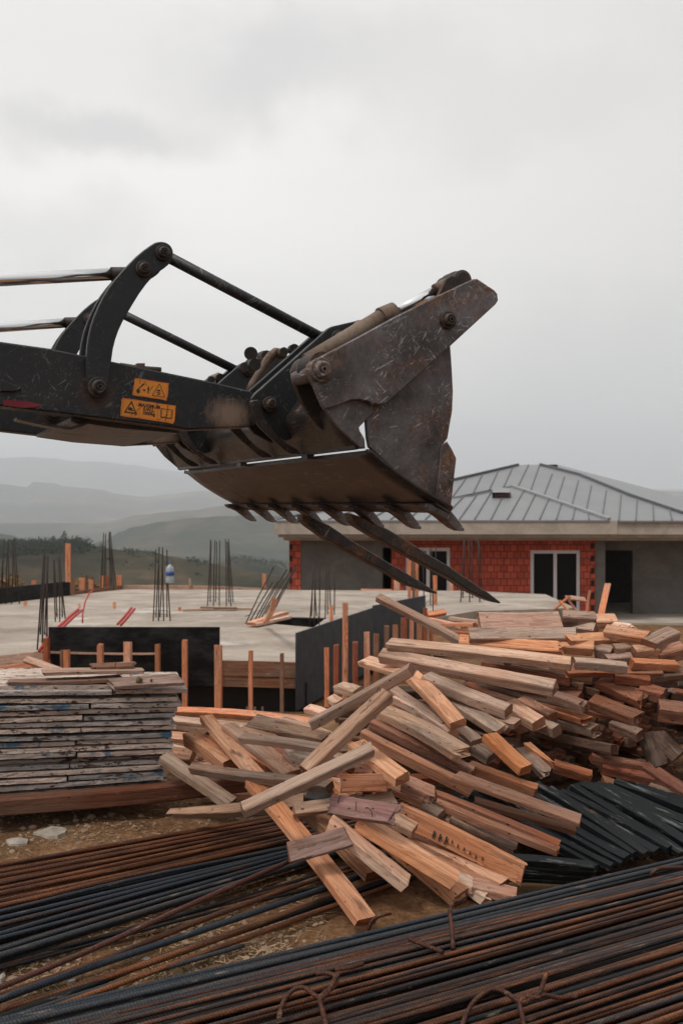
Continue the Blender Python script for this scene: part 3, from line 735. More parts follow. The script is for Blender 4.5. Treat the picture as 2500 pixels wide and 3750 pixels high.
def make_black_ply():
    m, nt, b = mat('black_film_plywood')
    v = coords(nt)
    n = nz(nt, nd(nt, 'Mapping', {'Vector': v, 'Scale': (1, 1, 2.5)}).outputs[0], 2.5, 9, .75)
    f = nz(nt, v, 18, 6, .7)
    col = mix(nt, stepf(nt, n, .42, .68), (.004, .0042, .005), (.034, .035, .036))
    col = mix(nt, mth(nt, 'MULTIPLY', stepf(nt, f, .66, .74), .5), col, (.20, .19, .18))
    finish(nt, b, col, .45, 0, f, .2, .004); return m
BPLY = make_black_ply(); BPLY.node_tree.nodes['Principled BSDF'].inputs['Specular IOR Level'].default_value = .2
SLATE = plain('blue_grey_plywood', (.030, .036, .045), .65, var=.6, scale=5)
WALLDARK = plain('near_black_wall', (.006, .006, .0065), .6, var=.5, scale=7)
ZS = -.5
def sp(c, x, y, z=ZS): return at_height(*cr(c, x, y), z)
outer = [(-15, 12.95), (-.56, 12.95), (.50, 16.1), (1.45, 17.9), (2.6, 19.4), (4.7, 20.0), (4.75, 23.2), (3.0, 24.2), (-5.4, 24.6), (-6.2, 23.0), (-7.2, 20.8), (-15, 19.0)]
h0 = [sp('BG', 1180, 790), sp('BG', 1440, 812), sp('BG', 1500, 768), sp('BG', 1330, 763)]
hole = [(p.x, p.y) for p in h0]
bm = bmesh.new()
allp = [Vector((x, y, 0)) for x, y in outer] + [Vector((x, y, 0)) for x, y in hole]
top = [bm.verts.new((p.x, p.y, ZS)) for p in allp]; bot = [bm.verts.new((p.x, p.y, ZS - .28)) for p in allp]
for t in tessellate_polygon([[Vector((x, y, 0)) for x, y in outer], [Vector((x, y, 0)) for x, y in hole]]):
    bm.faces.new([top[i] for i in t]); bm.faces.new([bot[i] for i in t][::-1])
for off, n in ((0, len(outer)), (len(outer), len(hole))):
    for i in range(n):
        a, b_ = off + i, off + (i + 1) % n
        bm.faces.new((top[a], top[b_], bot[b_], bot[a]))
tag(build('concrete_slab', bm, CONC), 'pale concrete floor slab with rebar starters, poured behind the black formwork', 'concrete slab')
# dark basement wall under the slab edge
bm = bmesh.new(); box(bm, (-15, 13.06, -2.6), (-.45, 13.3, ZS - .285))
for i, (x, h) in enumerate([(-3.1, .3), (-2.2, .2), (-1.25, .34), (-1.15, .42), (-1.05, .25), (-.8, .18)]):
    box(bm, (x, 13.045, ZS - .62 - h), (x + .03, 13.058, ZS - .60), 1)
tag(build('basement_wall', bm, [WALLDARK, FASC]), 'black basement wall with white drips below the slab edge', 'wall')

def plank_obj(name, p0, p1, w, t, roll=0.0, col=(.5, .3, .18), grime=.3, rag=(0.004, 0.004), seed=0, nseg=10, warp=.006, taper=None, m=None, parent=None):
    """a sawn board from p0 to p1: width w, thickness t, turned by roll about its length"""
    rr = random.Random(seed * 7919 + 13)
    p0, p1 = Vector(p0), Vector(p1)
    L = (p1 - p0).length; a = (p1 - p0).normalized()
    s = a.cross(Vector((0, 0, 1)))
    s = s.normalized() if s.length > 1e-4 else Vector((1, 0, 0))
    n = s.cross(a)
    r = R(roll); s, n = s * math.cos(r) + n * math.sin(r), n * math.cos(r) - s * math.sin(r)
    c = min(w, t) * .09
    cs = [(-w/2 + c, -t/2), (w/2 - c, -t/2), (w/2, -t/2 + c), (w/2, t/2 - c), (w/2 - c, t/2), (-w/2 + c, t/2), (-w/2, t/2 - c), (-w/2, -t/2 + c)]
    bm = bmesh.new()
    bow1, bow2, tw = rr.uniform(-warp, warp) * L * 2, rr.uniform(-warp, warp) * L * 2, rr.uniform(-.05, .05)
    rings = []
    for i in range(nseg + 1):
        f = i / nseg; e = 4 * f * (1 - f); k = tw * (f - .5)
        tp = 1.0 if taper is None else taper[0] + (taper[1] - taper[0]) * f
        ring = []
        for y, z in cs:
            y2, z2 = y * tp + bow1 * e, z + bow2 * e
            y3, z3 = y2 * math.cos(k) - z2 * math.sin(k), y2 * math.sin(k) + z2 * math.cos(k)
            x = f * L
            if 0 < i < nseg: x += rr.uniform(-.2, .2) * L / nseg; y3 += rr.uniform(-.0012, .0012); z3 += rr.uniform(-.0012, .0012)
            elif i == 0: x += rr.uniform(-1, 1) * rag[0] + y * rr.uniform(.05, .12) * (1 if seed % 2 else -1)
            else: x += rr.uniform(-1, 1) * rag[1] + y * rr.uniform(.05, .12) * (1 if seed % 3 else -1)
            ring.append(bm.verts.new((x, y3, z3)))
        rings.append(ring)
    for A, B in zip(rings, rings[1:]):
        for k in range(8):
            bm.faces.new((A[k], A[(k+1) % 8], B[(k+1) % 8], B[k]))
    for ring, rg, sg in ((rings[0], rag[0], -1), (rings[-1], rag[1], 1)):
        if rg < .008:
            bm.faces.new(ring if sg > 0 else ring[::-1])
        else:
            cv = bm.verts.new(sum((v.co for v in ring), Vector()) / 8 + Vector((sg * rr.uniform(-1, .6) * rg, 0, 0)))
            mids = []
            for k in range(8):
                p = ring[k].co.lerp(cv.co, rr.uniform(.35, .6)); p.x += rr.uniform(-1, 1) * rg; mids.append(bm.verts.new(p))
            for k in range(8):
                j = (k + 1) % 8
                bm.faces.new((ring[k], ring[j], mids[j], mids[k])); bm.faces.new((mids[k], mids[j], cv))
    o = build(name, bm, m or WOOD, parent)
    o.matrix_world = Matrix(((a.x, s.x, n.x, p0.x), (a.y, s.y, n.y, p0.y), (a.z, s.z, n.z, p0.z), (0, 0, 0, 1)))
    o.color = (min(.85, col[0] * 1.10), col[1] * 1.0, col[2] * .98, grime)
    return o
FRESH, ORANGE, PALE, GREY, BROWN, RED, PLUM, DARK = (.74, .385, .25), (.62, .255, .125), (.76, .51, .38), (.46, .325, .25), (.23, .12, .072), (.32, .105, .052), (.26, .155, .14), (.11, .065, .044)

# black panel on the front edge
def panel(name, p0, p1, z0, z1, th, m, label, cat='formwork panel', group=None):
    p0, p1 = Vector(p0), Vector(p1); d = (p1 - p0); d.z = 0; L = d.length; d.normalize()
    bm = bmesh.new(); box(bm, (0, -th/2, 0), (L, th/2, z1 - z0))
    bmesh.ops.bevel(bm, geom=bm.edges[:], offset=.004, segments=1, affect='EDGES')
    o = build(name, bm, m)
    o.location = (p0.x, p0.y, z0); o.rotation_euler = (0, 0, math.atan2(d.y, d.x))
    return tag(o, label, cat, group)
q0, q1 = at_depth(*cr('BG', 225, 790), 12.86), at_depth(*cr('BG', 1010, 830), 12.86)
panel('plywood_sheet', (q0.x, 12.86, 0), (q1.x, 12.86, 0), -.80, (q0.z + q1.z)/2, .03, BPLY, 'long black plywood panel standing along the front edge of the slab')
panel('plywood_sheet', (-.58, 12.80, 0), (.50, 16.05, 0), -1.10, -.10, .03, SLATE, 'scuffed blue grey plywood panel facing the orange stakes beside the slab')
panel('plywood_sheet', (.51, 16.1, 0), (1.50, 17.95, 0), -1.15, -.07, .03, SLATE, 'farther dark plywood panel behind the leaning pole, at the back end of the stake row')
panel('plywood_sheet', (-8.2, 18.55, 0), (-6.22, 23.0, 0), ZS - .25, ZS + .33, .03, BPLY, 'black plywood upstand along the far left edge of the slab')
# shaft lining
bm = bmesh.new()
for a, b_ in ((2, 3), (3, 0), (1, 2), (0, 1)):
    p, q = Vector((*hole[a], -.95)), Vector((*hole[b_], -.95)); beam(bm, p + Vector((0, 0, .22)), q + Vector((0, 0, .22)), .02, .43)
tag(build('shaft_lining', bm, BPLY), 'black boards lining the square opening in the slab', 'formwork panel')
# boards along the slab edge
k = 0
def wood(name, c, p0, p1, w, t, label, cat, roll=0, col=ORANGE, grime=.3, group=None, rag=(.006, .006), taper=None, warp=.006):
    """p0, p1: (x, y, height) in frame c, or (x, y, None, depth)"""
    global k
    k += 1
    P = []
    for q in (p0, p1):
        x, y = cr(c, q[0], q[1])
        P.append(at_height(x, y, q[2]) if q[2] is not None else at_depth(x, y, q[3]))
    if c == 'C4' and p1[0] > 1000 and p1[1] > 325 and roll > -30: col = tuple(q * f_ for q, f_ in zip(col, (.66, .56, .52)))   # right flank's shade put into the colour, with its redder timber
    o = plank_obj(name, P[0], P[1], w, t, roll, col, grime, rag, k, taper=taper, warp=warp)
    return tag(o, label, cat, group)
D = None
wood('edge_board', 'BG', (1010, 1000, D, 12.9), (1376, 1010, D, 12.9), .20, .03, 'brown board shuttering the slab edge, upper of the two right of the black panel', 'board', -88, BROWN, .6)
wood('edge_board', 'BG', (1010, 1052, D, 12.9), (1376, 1062, D, 12.9), .18, .03, 'brown board shuttering the slab edge, lower of the two right of the black panel', 'board', -88, BROWN, .4)
wood('edge_board', 'BG', (-300, 1010, D, 12.8), (230, 955, D, 12.9), .20, .04, 'weathered board along the slab edge left of the black panel', 'board', -80, GREY, .5)
wood('edge_board', 'BG', (-250, 1050, D, 12.6), (235, 985, D, 12.7), .14, .05, 'fresh orange rail fixed below the weathered edge board', 'board', -80, ORANGE, .1)
wood('prop_board', 'BG', (120, 960, D, 12.6), (300, 1025, D, 11.9), .09, .05, 'pale raking strut running down from the slab edge to the board stack', 'strut', -40, GREY, .2)
wood('waling_board', 'BG', (200, 925, D, 12.82), (720, 933, D, 12.82), .03, .02, 'thin pale batten across the face of the black panel', 'batten', -85, GREY, .6)
# stakes
def stake(c, x, y0, y1, Y, wpx, label, col=ORANGE, grime=.15, group='orange stakes propping the formwork', zb=None, lean=0.0):
    global k
    k += 1
    sx_, sy = cr(c, x, y0); top_ = at_depth(sx_, sy, Y)
    wd = wpx * CROPS[c][2] / F * Y
    b_ = at_depth(*cr(c, x + lean, y1), Y) if zb is None else Vector((top_.x, Y, zb))
    o = plank_obj('timber_stake', b_, top_, wd, wd * .7, 90, col, grime, (.003, .006), k, nseg=5, warp=.002)
    return tag(o, label, 'stake', group)
for x, y0, w_, Y, lab, cc, gr in (
    (308, 915, 34, 12.55, 'short doubled stake at the left end of the black panel', ORANGE, .2), (285, 916, 18, 12.66, 'brown weathered stake touching the short doubled stake', BROWN, .4),
    (462, 890, 34, 12.6, 'orange stake second from the left end of the black panel', ORANGE, .1), (588, 878, 46, 12.55, 'thick pale stake in front of the middle of the black panel', FRESH, .1),
    (725, 888, 30, 12.6, 'brownish stake just right of the middle of the black panel', (.42, .19, .09), .3), (849, 872, 32, 12.5, 'tall orange stake nearing the right end of the black panel', ORANGE, .1),
    (1003, 893, 46, 12.55, 'broad doubled stake at the right end of the black panel', ORANGE, .2), (1152, 920, 28, 12.6, 'slim orange stake in front of the brown slab edge boards', ORANGE, .1),
    (1295, 933, 25, 12.7, 'dark brown stake in front of the brown slab edge boards', BROWN, .4), (215, 862, 34, 12.7, 'dark orange post at the left corner of the black panel', RED, .2)):
    stake('BG', x, y0, 0, Y, w_, lab, cc, gr, zb=-1.35)
for x, y0, w_, Y, lab, cc, gr in (
    (-68, 905, 32, 12.5, 'orange stake on the slab side of the tallest post, close to the panel corner', ORANGE, .1), (-24, 893, 34, 12.45, 'reddish orange stake touching the tallest post', RED, .1),
    (17, 700, 36, 12.6, 'tallest orange post, standing against the blue grey panel', ORANGE, .1), (14, 902, 32, 12.1, 'low stake in front of the tallest orange post', ORANGE, .2),
    (63, 880, 36, 12.3, 'reddish stake right of the tallest post', RED, .1), (116, 833, 36, 12.9, 'clean orange stake with a square top right of the reddish stake', FRESH, .1),
    (160, 842, 36, 13.3, 'dark stained stake with an orange edge', (.30, .13, .06), .5), (207, 807, 32, 14.0, 'weathered brown stake in the middle of the stake row', BROWN, .3),
    (247, 801, 35, 14.6, 'brown stake just past the middle of the stake row', (.36, .17, .09), .2), (287, 768, 40, 15.2, 'broad orange red stake toward the back of the stake row', RED, .0),
    (322, 776, 26, 15.6, 'thin orange stake beside the broad orange red stake', ORANGE, .2), (357, 790, 34, 16.0, 'stained stake near the back end of the stake row', (.38, .17, .085), .3),
    (383, 722, 27, 16.9, 'tall reddish stake at the back end of the stake row', RED, .2), (412, 775, 24, 17.0, 'last short stake behind the leaning pole', ORANGE, .2)):
    stake('C1', x, y0, 0, Y, w_, lab, cc, gr, zb=-1.3)
# posts on the slab
for c, x, y0, y1, w_, Y, lab, cc in (
    ('BG', 314, 427, 604, 22, 22.5, 'tall lone orange post at the far left corner of the slab', ORANGE), ('BG', 1213, 566, 632, 17, 24.7, 'short orange post on the slab edge left of the brick corner', ORANGE),
    ('C1', 312, 503, 690, 16, 21, 'orange post left of the pair below the fork tip', ORANGE), ('C1', 330, 503, 690, 14, 21.2, 'dark gap post in the cluster below the fork tip', BROWN), ('C1', 346, 510, 688, 14, 21.1, 'orange post right of the pair below the fork tip', ORANGE),
    ('C1', 429, 574, 745, 19, 20.6, 'single leaning orange post between the fork tips', ORANGE), ('C1', 254, 580, 640, 26, 24.5, 'short pale post at the brick pier', FRESH), ('C1', 504, 600, 648, 16, 24.4, 'short pale post below the fork at the window edge', FRESH),
    ('BG', 335, 585, 662, 20, 22.8, 'brown corner post of the black upstand', BROWN), ('BG', 378, 585, 640, 24, 23.6, 'orange post next to the corner of the black upstand', ORANGE), ('BG', 420, 592, 638, 22, 24.2, 'small orange post between the far left posts', ORANGE),
    ('BG', 470, 575, 640, 18, 24.7, 'orange post behind the far left rebar starters', ORANGE), ('BG', 548, 572, 630, 22, 24.7, 'orange post right of the far left rebar starters', ORANGE), ('BG', 494, 572, 630, 14, 24.7, 'reddish post between the far left rebar starters', RED),
    ('BG', 157, 595, 620, 20, 23.5, 'small post poking over the black upstand', ORANGE), ('BG', 872, 587, 625, 9, 24.7, 'very thin stick on the far slab edge', GREY),
    ('BG', 526, 697, 726, 14, 19.2, 'small pale block standing on the open slab', FRESH), ('BG', 365, 703, 724, 12, 19.4, 'tiny pale block near the red conduit', PALE), ('BG', 826, 720, 736, 14, 18.9, 'tiny orange block right of the bottle', ORANGE), ('BG', 118, 692, 710, 14, 20.5, 'tiny orange block by the black upstand', ORANGE),
    ('BG', 1522, 712, 790, 22, 16.6, 'orange post at the right of the slab opening', ORANGE)):
    stake(c, x, y0, y1, Y, w_, lab, cc, .2, group='orange posts on the slab')
# far edge kerb of the slab and battens on it
wood('edge_board', 'BG', (550, 634, D, 24.75), (1360, 656, D, 24.75), .16, .06, 'long grey board along the far edge of the slab', 'board', -85, GREY, .3)
wood('edge_board', 'BG', (345, 664, D, 23.2), (560, 634, D, 24.7), .16, .05, 'brown board along the far left corner of the slab', 'board', -85, BROWN, .2)
wood('edge_board', 'C1', (90, 641, D, 24.5), (230, 643, D, 24.5), .06, .05, 'orange batten on the far slab edge below the plaster wall', 'batten', -60, ORANGE, .2)
for c, p0, p1, w_, t, lab, roll, cc in (
    ('BG', (840, 733, ZS + .02), (1160, 727, ZS + .02), .07, .03, 'long dark batten lying on the slab behind the bottle', 0, GREY),
    ('BG', (925, 722, ZS + .05), (1085, 724, ZS + .05), .12, .04, 'orange edged board lying at the foot of the middle starters', 0, BROWN),
    ('BG', (1150, 796, ZS + .06), (1310, 745, ZS + .10), .14, .05, 'orange brown board lying across the corner of the slab opening', 0, FRESH),
    ('BG', (1170, 800, ZS + .05), (1330, 766, ZS + .06), .07, .05, 'pale batten on the near edge of the slab opening', 0, PALE),
    ('BG', (1215, 790, ZS + .1), (1262, 685, ZS + .75), .08, .04, 'short orange strut leaning among the slanted starters', 0, FRESH),
    ('C1', (950, 748, D, 20.0), (1045, 670, D, 19.6), .07, .04, 'left leg of the small timber trestle behind the heap', 0, FRESH), ('C1', (1030, 668, D, 19.8), (1085, 745, D, 19.8), .07, .04, 'right leg of the small timber trestle behind the heap', 0, FRESH),
    ('C1', (1000, 690, D, 19.6), (1050, 745, D, 19.4), .05, .04, 'inner brace of the small timber trestle', 0, ORANGE), ('C1', (1045, 676, D, 19.7), (1115, 684, D, 20.5), .09, .04, 'flat batten on top of the small timber trestle', -60, PALE),
    ('C1', (1190, 760, D, 27), (1222, 614, D, 28.4), .17, .06, 'orange plank leaning against the house by its dark doorway', 0, ORANGE), ('C1', (1125, 745, D, 27), (1140, 645, D, 28.5), .08, .05, 'thin reddish plank leaning on the brick corner', 0, RED),
    ('C1', (395, 755, D, 16.5), (475, 742, D, 16.6), .12, .06, 'orange offcut at the foot of the tall reddish stake', -30, ORANGE), ('C1', (400, 775, D, 15), (560, 810, D, 13.6), .09, .05, 'orange batten lying on the ground beyond the heap', 0, FRESH),
    ('C1', (480, 800, D, 13.5), (610, 800, D, 13.2), .10, .05, 'second orange batten lying beyond the heap', 0, ORANGE), ('C1', (500, 770, D, 14.6), (650, 790, D, 14), .08, .05, 'grey batten lying beyond the heap', 0, GREY),
    ('C1', (430, 830, D, 12.5), (600, 845, D, 12), .10, .06, 'brown board in the dip behind the long heap planks', 0, RED)):
    wood('loose_board', c, p0, p1, w_, t, lab, 'board', roll, cc, .25)

# ---------------------------------------------------------------- starter bars
BAR = plain('dark_starter_bar', (.030, .018, .014), .7, .2, .5, 40)
def starters(label, bars, r=.0115, z=ZS):
    c = bars[0]
    base = at_height(*cr(c[0], c[1], c[2]), z)
    e = empty('starter_bars', base, label, 'rebar', 'rebar starters on the slab')
    for (f, x0, y0, x1, y1) in bars:
        p = at_height(*cr(f, x0, y0), z); q = at_depth(*cr(f, x1, y1), p.y + rnd.uniform(-.15, .15))
        bm = bmesh.new(); m_ = p.lerp(q, .5) + Vector((rnd.uniform(-.01, .01), 0, 0))
        tube(bm, [p - base - Vector((0, 0, .03)), m_ - base, q - base], r, 6); build('bar', bm, BAR, e)
    bm = bmesh.new()                                     # tie ring near the foot
    P = [at_height(*cr(f, x0, y0), z) - base for (f, x0, y0, _, _) in bars]
    cx, cy = sum(p.x for p in P)/len(P), sum(p.y for p in P)/len(P)
    P.sort(key=lambda p: math.atan2(p.y - cy, p.x - cx))
    if len(P) > 3:
        tube(bm, [p + Vector((0, 0, .12)) for p in P] + [P[0] + Vector((0, 0, .12))], .004, 5); build('stirrup', bm, BAR, e)
def fan(c, xs0, y0, xs1, y1, dy=18):
    return [(c, a, y0 - (i % 2) * dy, b_, y1 + rnd.uniform(-8, 12)) for i, (a, b_) in enumerate(zip(xs0, xs1))]
starters('dark starter bars at the slab corner nearest the black upstand', fan('BG', (0, 12, 28, 40, 55, 78, 92), 705, (22, 20, 38, 40, 62, 60, 68), 406))
starters('dark starter bars rising behind the red conduit, left bunch', fan('BG', (172, 186, 194, 206, 217), 915, (204, 205, 208, 220, 221), 487, 70))
starters('dark starter bars rising behind the red conduit, right bunch', fan('BG', (256, 264, 276, 288, 303), 786, (248, 249, 271, 277, 275), 490, 20))
starters('dark starter bars between the far left orange posts, left bunch', fan('BG', (463, 470, 478, 486), 642, (478, 476, 487, 485), 381, 10))
starters('dark starter bars between the far left orange posts, right bunch', fan('BG', (508, 516, 525, 535), 642, (501, 503, 509, 507), 379, 10))
starters('starter bars with the water bottle hung on them', fan('BG', (704, 717, 729, 735, 753, 768, 783), 783, (717, 733, 731, 748, 748, 768, 767), 448))
starters('starter bars straight behind the lying battens, left bunch', fan('BG', (953, 966, 981, 990, 1008), 714, (968, 970, 988, 996, 1010), 415))
starters('starter bars straight behind the lying battens, right bunch', fan('BG', (1040, 1052, 1062, 1072), 716, (1036, 1043, 1049, 1050), 410))
starters('slanted starter bars bent over beside the slab opening', [('BG', a, b_, c_, d_) for a, b_, c_, d_ in ((1125, 795, 1257, 535), (1140, 790, 1252, 605), (1160, 790, 1276, 600), (1178, 780, 1318, 545), (1195, 770, 1302, 590), (1215, 750, 1330, 560), (1232, 745, 1352, 545), (1250, 735, 1358, 530), (1262, 722, 1360, 540))])
starters('starter bars right of the slab opening, left bunch', fan('BG', (1420, 1431, 1442, 1453, 1465), 812, (1441, 1436, 1448, 1446, 1467), 533, 50))
starters('starter bars right of the slab opening, right bunch', fan('BG', (1493, 1505, 1520, 1535), 775, (1496, 1500, 1509, 1534), 530, 20))
starters('starter bars in front of the middle of the brick wall', fan('C1', (546, 556, 588, 600, 634, 645), 697, (562, 565, 584, 597, 626, 630), 400, 20), r=.014)
starters('starter bars in front of the left house window', fan('C1', (380, 408, 420, 436), 738, (372, 405, 412, 432), 442, 30))
# bottle
bp = at_depth(*cr('BG', 781, 556), 17.4)
e = empty('water_bottle', bp - Vector((0, 0, .20)), 'clear plastic water bottle with a blue label hung upside down on starter bars', 'bottle')
PLASTIC, nt_, b_ = mat('clear_plastic'); finish(nt_, b_, (.50, .54, .58), .2); b_.inputs['Transmission Weight'].default_value = .5
BLUE = plain('blue_label', (.035, .07, .28), .5, var=.1); 
bm = bmesh.new()
prof = [(.02, .0), (.075, .005), (.088, .03), (.088, .10), (.082, .105), (.088, .11), (.088, .24), (.082, .30), (.06, .335), (.025, .36), (.022, .385), (.0, .386)]
rings = [[bm.verts.new((r*math.cos(i*math.pi/9), r*math.sin(i*math.pi/9), z)) for i in range(18)] for r, z in prof[:-1]]
for A, B in zip(rings, rings[1:]):
    for i in range(18): bm.faces.new((A[i], A[(i+1) % 18], B[(i+1) % 18], B[i])).smooth = True
bm.faces.new(rings[0][::-1]); bm.faces.new(rings[-1]); build('bottle_body', bm, PLASTIC, e); e.scale = (.85, .85, .88)
bm = bmesh.new(); tube(bm, [(0, 0, .15), (0, 0, .235)], .0895, 18); build('label_band', bm, BLUE, e)
bm = bmesh.new(); tube(bm, [(0, 0, .386), (0, 0, .41)], .026, 12); build('cap', bm, BLUE, e)
# red conduits
CONDUIT = plain('red_conduit_plastic', (.42, .025, .018), .45, var=.2)
for lab, pts, r in (('thick red conduits leaning over the left corner of the black panel', [(190, 925, 12.7), (225, 868, 12.9), (280, 810, 13.3), (335, 758, 13.9), (368, 732, 14.2)], .035),
                    ('thin red conduit curving up out of the slab', [(380, 792, 15.2), (381, 750, 15.3), (392, 695, 15.5), (412, 655, 15.7), (428, 640, 15.8)], .012),
                    ('short red conduit stub leaning behind the black panel', [(548, 800, 14.6), (580, 765, 14.8), (612, 725, 15.0)], .032)):
    bm = bmesh.new(); P = [at_depth(*cr('BG', x, y), Y) for x, y, Y in pts]
    for q in ((0,) if r < .02 else (-.02, .022)):
        tube(bm, [p + Vector((q, q*.5, -q*.4)) for p in P], r * (1 if r < .02 else .6), 10)
    tag(build('red_conduit', bm, CONDUIT), lab, 'conduit', 'red conduits at the slab')

# ---------------------------------------------------------------- house
HY = 30.0
def hp(x, y, Y=HY): return at_depth(*cr('C1', x, y), Y)
house = empty('house', hp(700, 775), 'unfinished single storey house with red hollow brick walls and grey metal hip roof', 'house')
hb = house.location.copy()
def make_brick():
    m, nt, b = mat('red_hollow_brick')
    tc_ = nd(nt, 'TexCoord').outputs['Object']
    s = nd(nt, 'SeparateXYZ', {0: tc_})
    v = nd(nt, 'CombineXYZ', {0: s.outputs[0], 1: s.outputs[2], 2: 0.0}).outputs[0]
    n = nz(nt, tc_, 2.5, 6, .7); f = nz(nt, tc_, 30, 4, .7)
    vv = nd(nt, 'VectorMath', {0: v, 1: nd(nt, 'VectorMath', {0: nd(nt, 'TexNoise', {'Vector': tc_, 'Scale': 6.0}).outputs['Color'], 'Scale': .014}, operation='SCALE').outputs[0]}, operation='ADD').outputs[0]
    br = nd(nt, 'TexBrick', {'Vector': vv, 'Color1': (.64, .115, .058, 1), 'Color2': (.44, .07, .038, 1), 'Mortar': (.17, .05, .035, 1), 'Scale': 1.0, 'Mortar Size': .016, 'Mortar Smooth': .3, 'Bias': .0, 'Brick Width': .20, 'Row Height': .205}, offset=.5)
    col = mix(nt, 1.0, br.outputs['Color'], ramp(nt, n, [(.3, .7), (.7, 1.25)]), 'MULTIPLY')
    col = mix(nt, mth(nt, 'MULTIPLY', stepf(nt, f, .62, .72), .35), col, (.42, .24, .19))
    wv = nd(nt, 'TexWave', {'Vector': v, 'Scale': 14.0, 'Distortion': .3}, bands_direction='Y').outputs['Fac']
    finish(nt, b, col, .8, 0, mth(nt, 'ADD', mth(nt, 'MULTIPLY', wv, .25), mth(nt, 'SUBTRACT', 1.0, br.outputs['Fac'])), .6, .03)
    return m
BRICK = make_brick()
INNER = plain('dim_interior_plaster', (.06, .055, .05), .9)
HOLE_SHADE = plain('hollow_shade', (.035, .012, .009), .9)  # near-black colour painted in place of the shade inside open hollows
WHITE = plain('white_window_frame', (.70, .70, .71), .4, var=.06)
GLASS, nt_, b_ = mat('dark_window_glass'); finish(nt_, b_, (.006, .006, .007), .45); b_.inputs['Specular IOR Level'].default_value = .15
def wall(name, x0, y0, x1, y1, m, Y=HY, th=.25):
    a, b_ = hp(x0, y1, Y) - hb, hp(x1, y0, Y) - hb
    bm = bmesh.new(); box(bm, (a.x, a.y, a.z), (b_.x, a.y + th, b_.z)); return build(name, bm, m, house)
wall('wall', -240, 400, -188, 775, BRICK); wall('wall', -187.6, 400, 189, 775, PLAST, HY + .02)
wall('wall', 230, 400, 294, 775, BRICK); wall('wall', 230, 400, 1164, 446, BRICK, HY - .003)
wall('wall', 501, 446.4, 866, 775, BRICK); wall('wall', 1098, 446.4, 1164, 775, BRICK)
wall('wall', 189.6, 400, 229.6, 447, PLAST, HY + .02)
wall('column', 1165, 400, 1210, 790, PLAST, HY + .05, .4)
wall('wall', 1211, 400, 1335, 459, PLAST, HY + 1.6); wall('wall', 1335.5, 400, 1900, 775, PLAST, HY + 1.6)
# dark plates painting the shade of broken open cells at the brick corner
def cell(x0, y0, x1, y1):
    a, b_ = hp(x0, y1, HY - .012) - hb, hp(x1, y0, HY - .012) - hb
    bm = bmesh.new(); box(bm, (a.x, a.y, a.z), (b_.x, a.y + .008, b_.z)); build('cell_shade_plate', bm, HOLE_SHADE, house)
for i in range(6): cell(1143, 425 + i*57, 1160, 452 + i*57)
for i in range(7): cell(-238, 430 + i*52, -226, 456 + i*52)
# room shell behind the openings
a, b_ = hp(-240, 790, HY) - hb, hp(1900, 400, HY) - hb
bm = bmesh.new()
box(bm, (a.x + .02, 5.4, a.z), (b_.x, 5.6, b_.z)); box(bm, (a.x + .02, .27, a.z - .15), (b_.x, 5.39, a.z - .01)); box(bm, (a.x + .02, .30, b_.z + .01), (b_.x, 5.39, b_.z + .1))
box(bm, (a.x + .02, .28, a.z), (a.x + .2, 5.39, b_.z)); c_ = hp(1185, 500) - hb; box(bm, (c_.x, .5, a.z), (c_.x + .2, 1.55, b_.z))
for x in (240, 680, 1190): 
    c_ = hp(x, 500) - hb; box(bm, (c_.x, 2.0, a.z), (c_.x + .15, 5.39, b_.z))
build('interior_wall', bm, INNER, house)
def window(x0, y0, x1, y1):
    a, b_ = hp(x0, y1, HY) - hb, hp(x1, y0, HY) - hb
    W, H = b_.x - a.x, b_.z - a.z
    bm = bmesh.new(); t = .10
    for r_ in ((0, 0, t, H), (W - t, 0, W, H), (t, 0, W - t, t), (t, H - t, W - t, H), (W/2 - .05, t, W/2 + .05, H - t)):
        box(bm, (a.x + r_[0], .06, a.z + r_[1]), (a.x + r_[2], .14, a.z + r_[3]))
    f = build('window', bm, WHITE, house)
    for s in (0, 1):
        bm = bmesh.new(); x = a.x + t + s * (W/2 - t + .05)
        box(bm, (x + .001, .10, a.z + t), (x + W/2 - t - .051, .112, b_.z - t)); build('pane', bm, GLASS, f)
    bm = bmesh.new(); box(bm, (a.x - .05, -.02, a.z - .07), (b_.x + .05, .2, a.z - .002)); build('sill', bm, PLAST, f)
window(295.5, 447, 499.5, 745); window(868, 458, 1096, 745)
wall('wall', 867, 446.6, 1097.5, 457.5, BRICK, HY + .004)
wall('wall', 294.6, 750, 500.4, 775, BRICK, HY + .004); wall('wall', 866.6, 750, 1097.4, 775, BRICK, HY + .004)
# fascia, soffit
def slabx(name, x0, y0, x1, y1, Y, dep, m):
    a, b_ = hp(x0, y1, Y) - hb, hp(x1, y0, Y) - hb
    bm = bmesh.new(); box(bm, (a.x, a.y, a.z), (b_.x, a.y + dep, b_.z)); return build(name, bm, m, house)
slabx('fascia', -308, 321, 1265, 385, HY - 1.0, 7.6, FASC); slabx('fascia', 1265.5, 326, 2000, 386, HY - .4, 6, FASC)
slabx('soffit', -290, 385.5, 1242, 400, HY - .86, 6, FASC); slabx('soffit', 1243, 386.5, 2000, 400, HY - .30, 6, FASC)
slabx('soffit', -265, 400.5, 1215, 413, HY - .62, .58, FASC); slabx('soffit', 1216, 400.5, 2000, 414, HY - .1, 1.5, FASC)
slabx('plinth', -240, 776, 1164, 870, HY - .02, 5, FASC); slabx('plinth', 1165, 792, 2000, 860, HY - .9, 6.5, FASC)
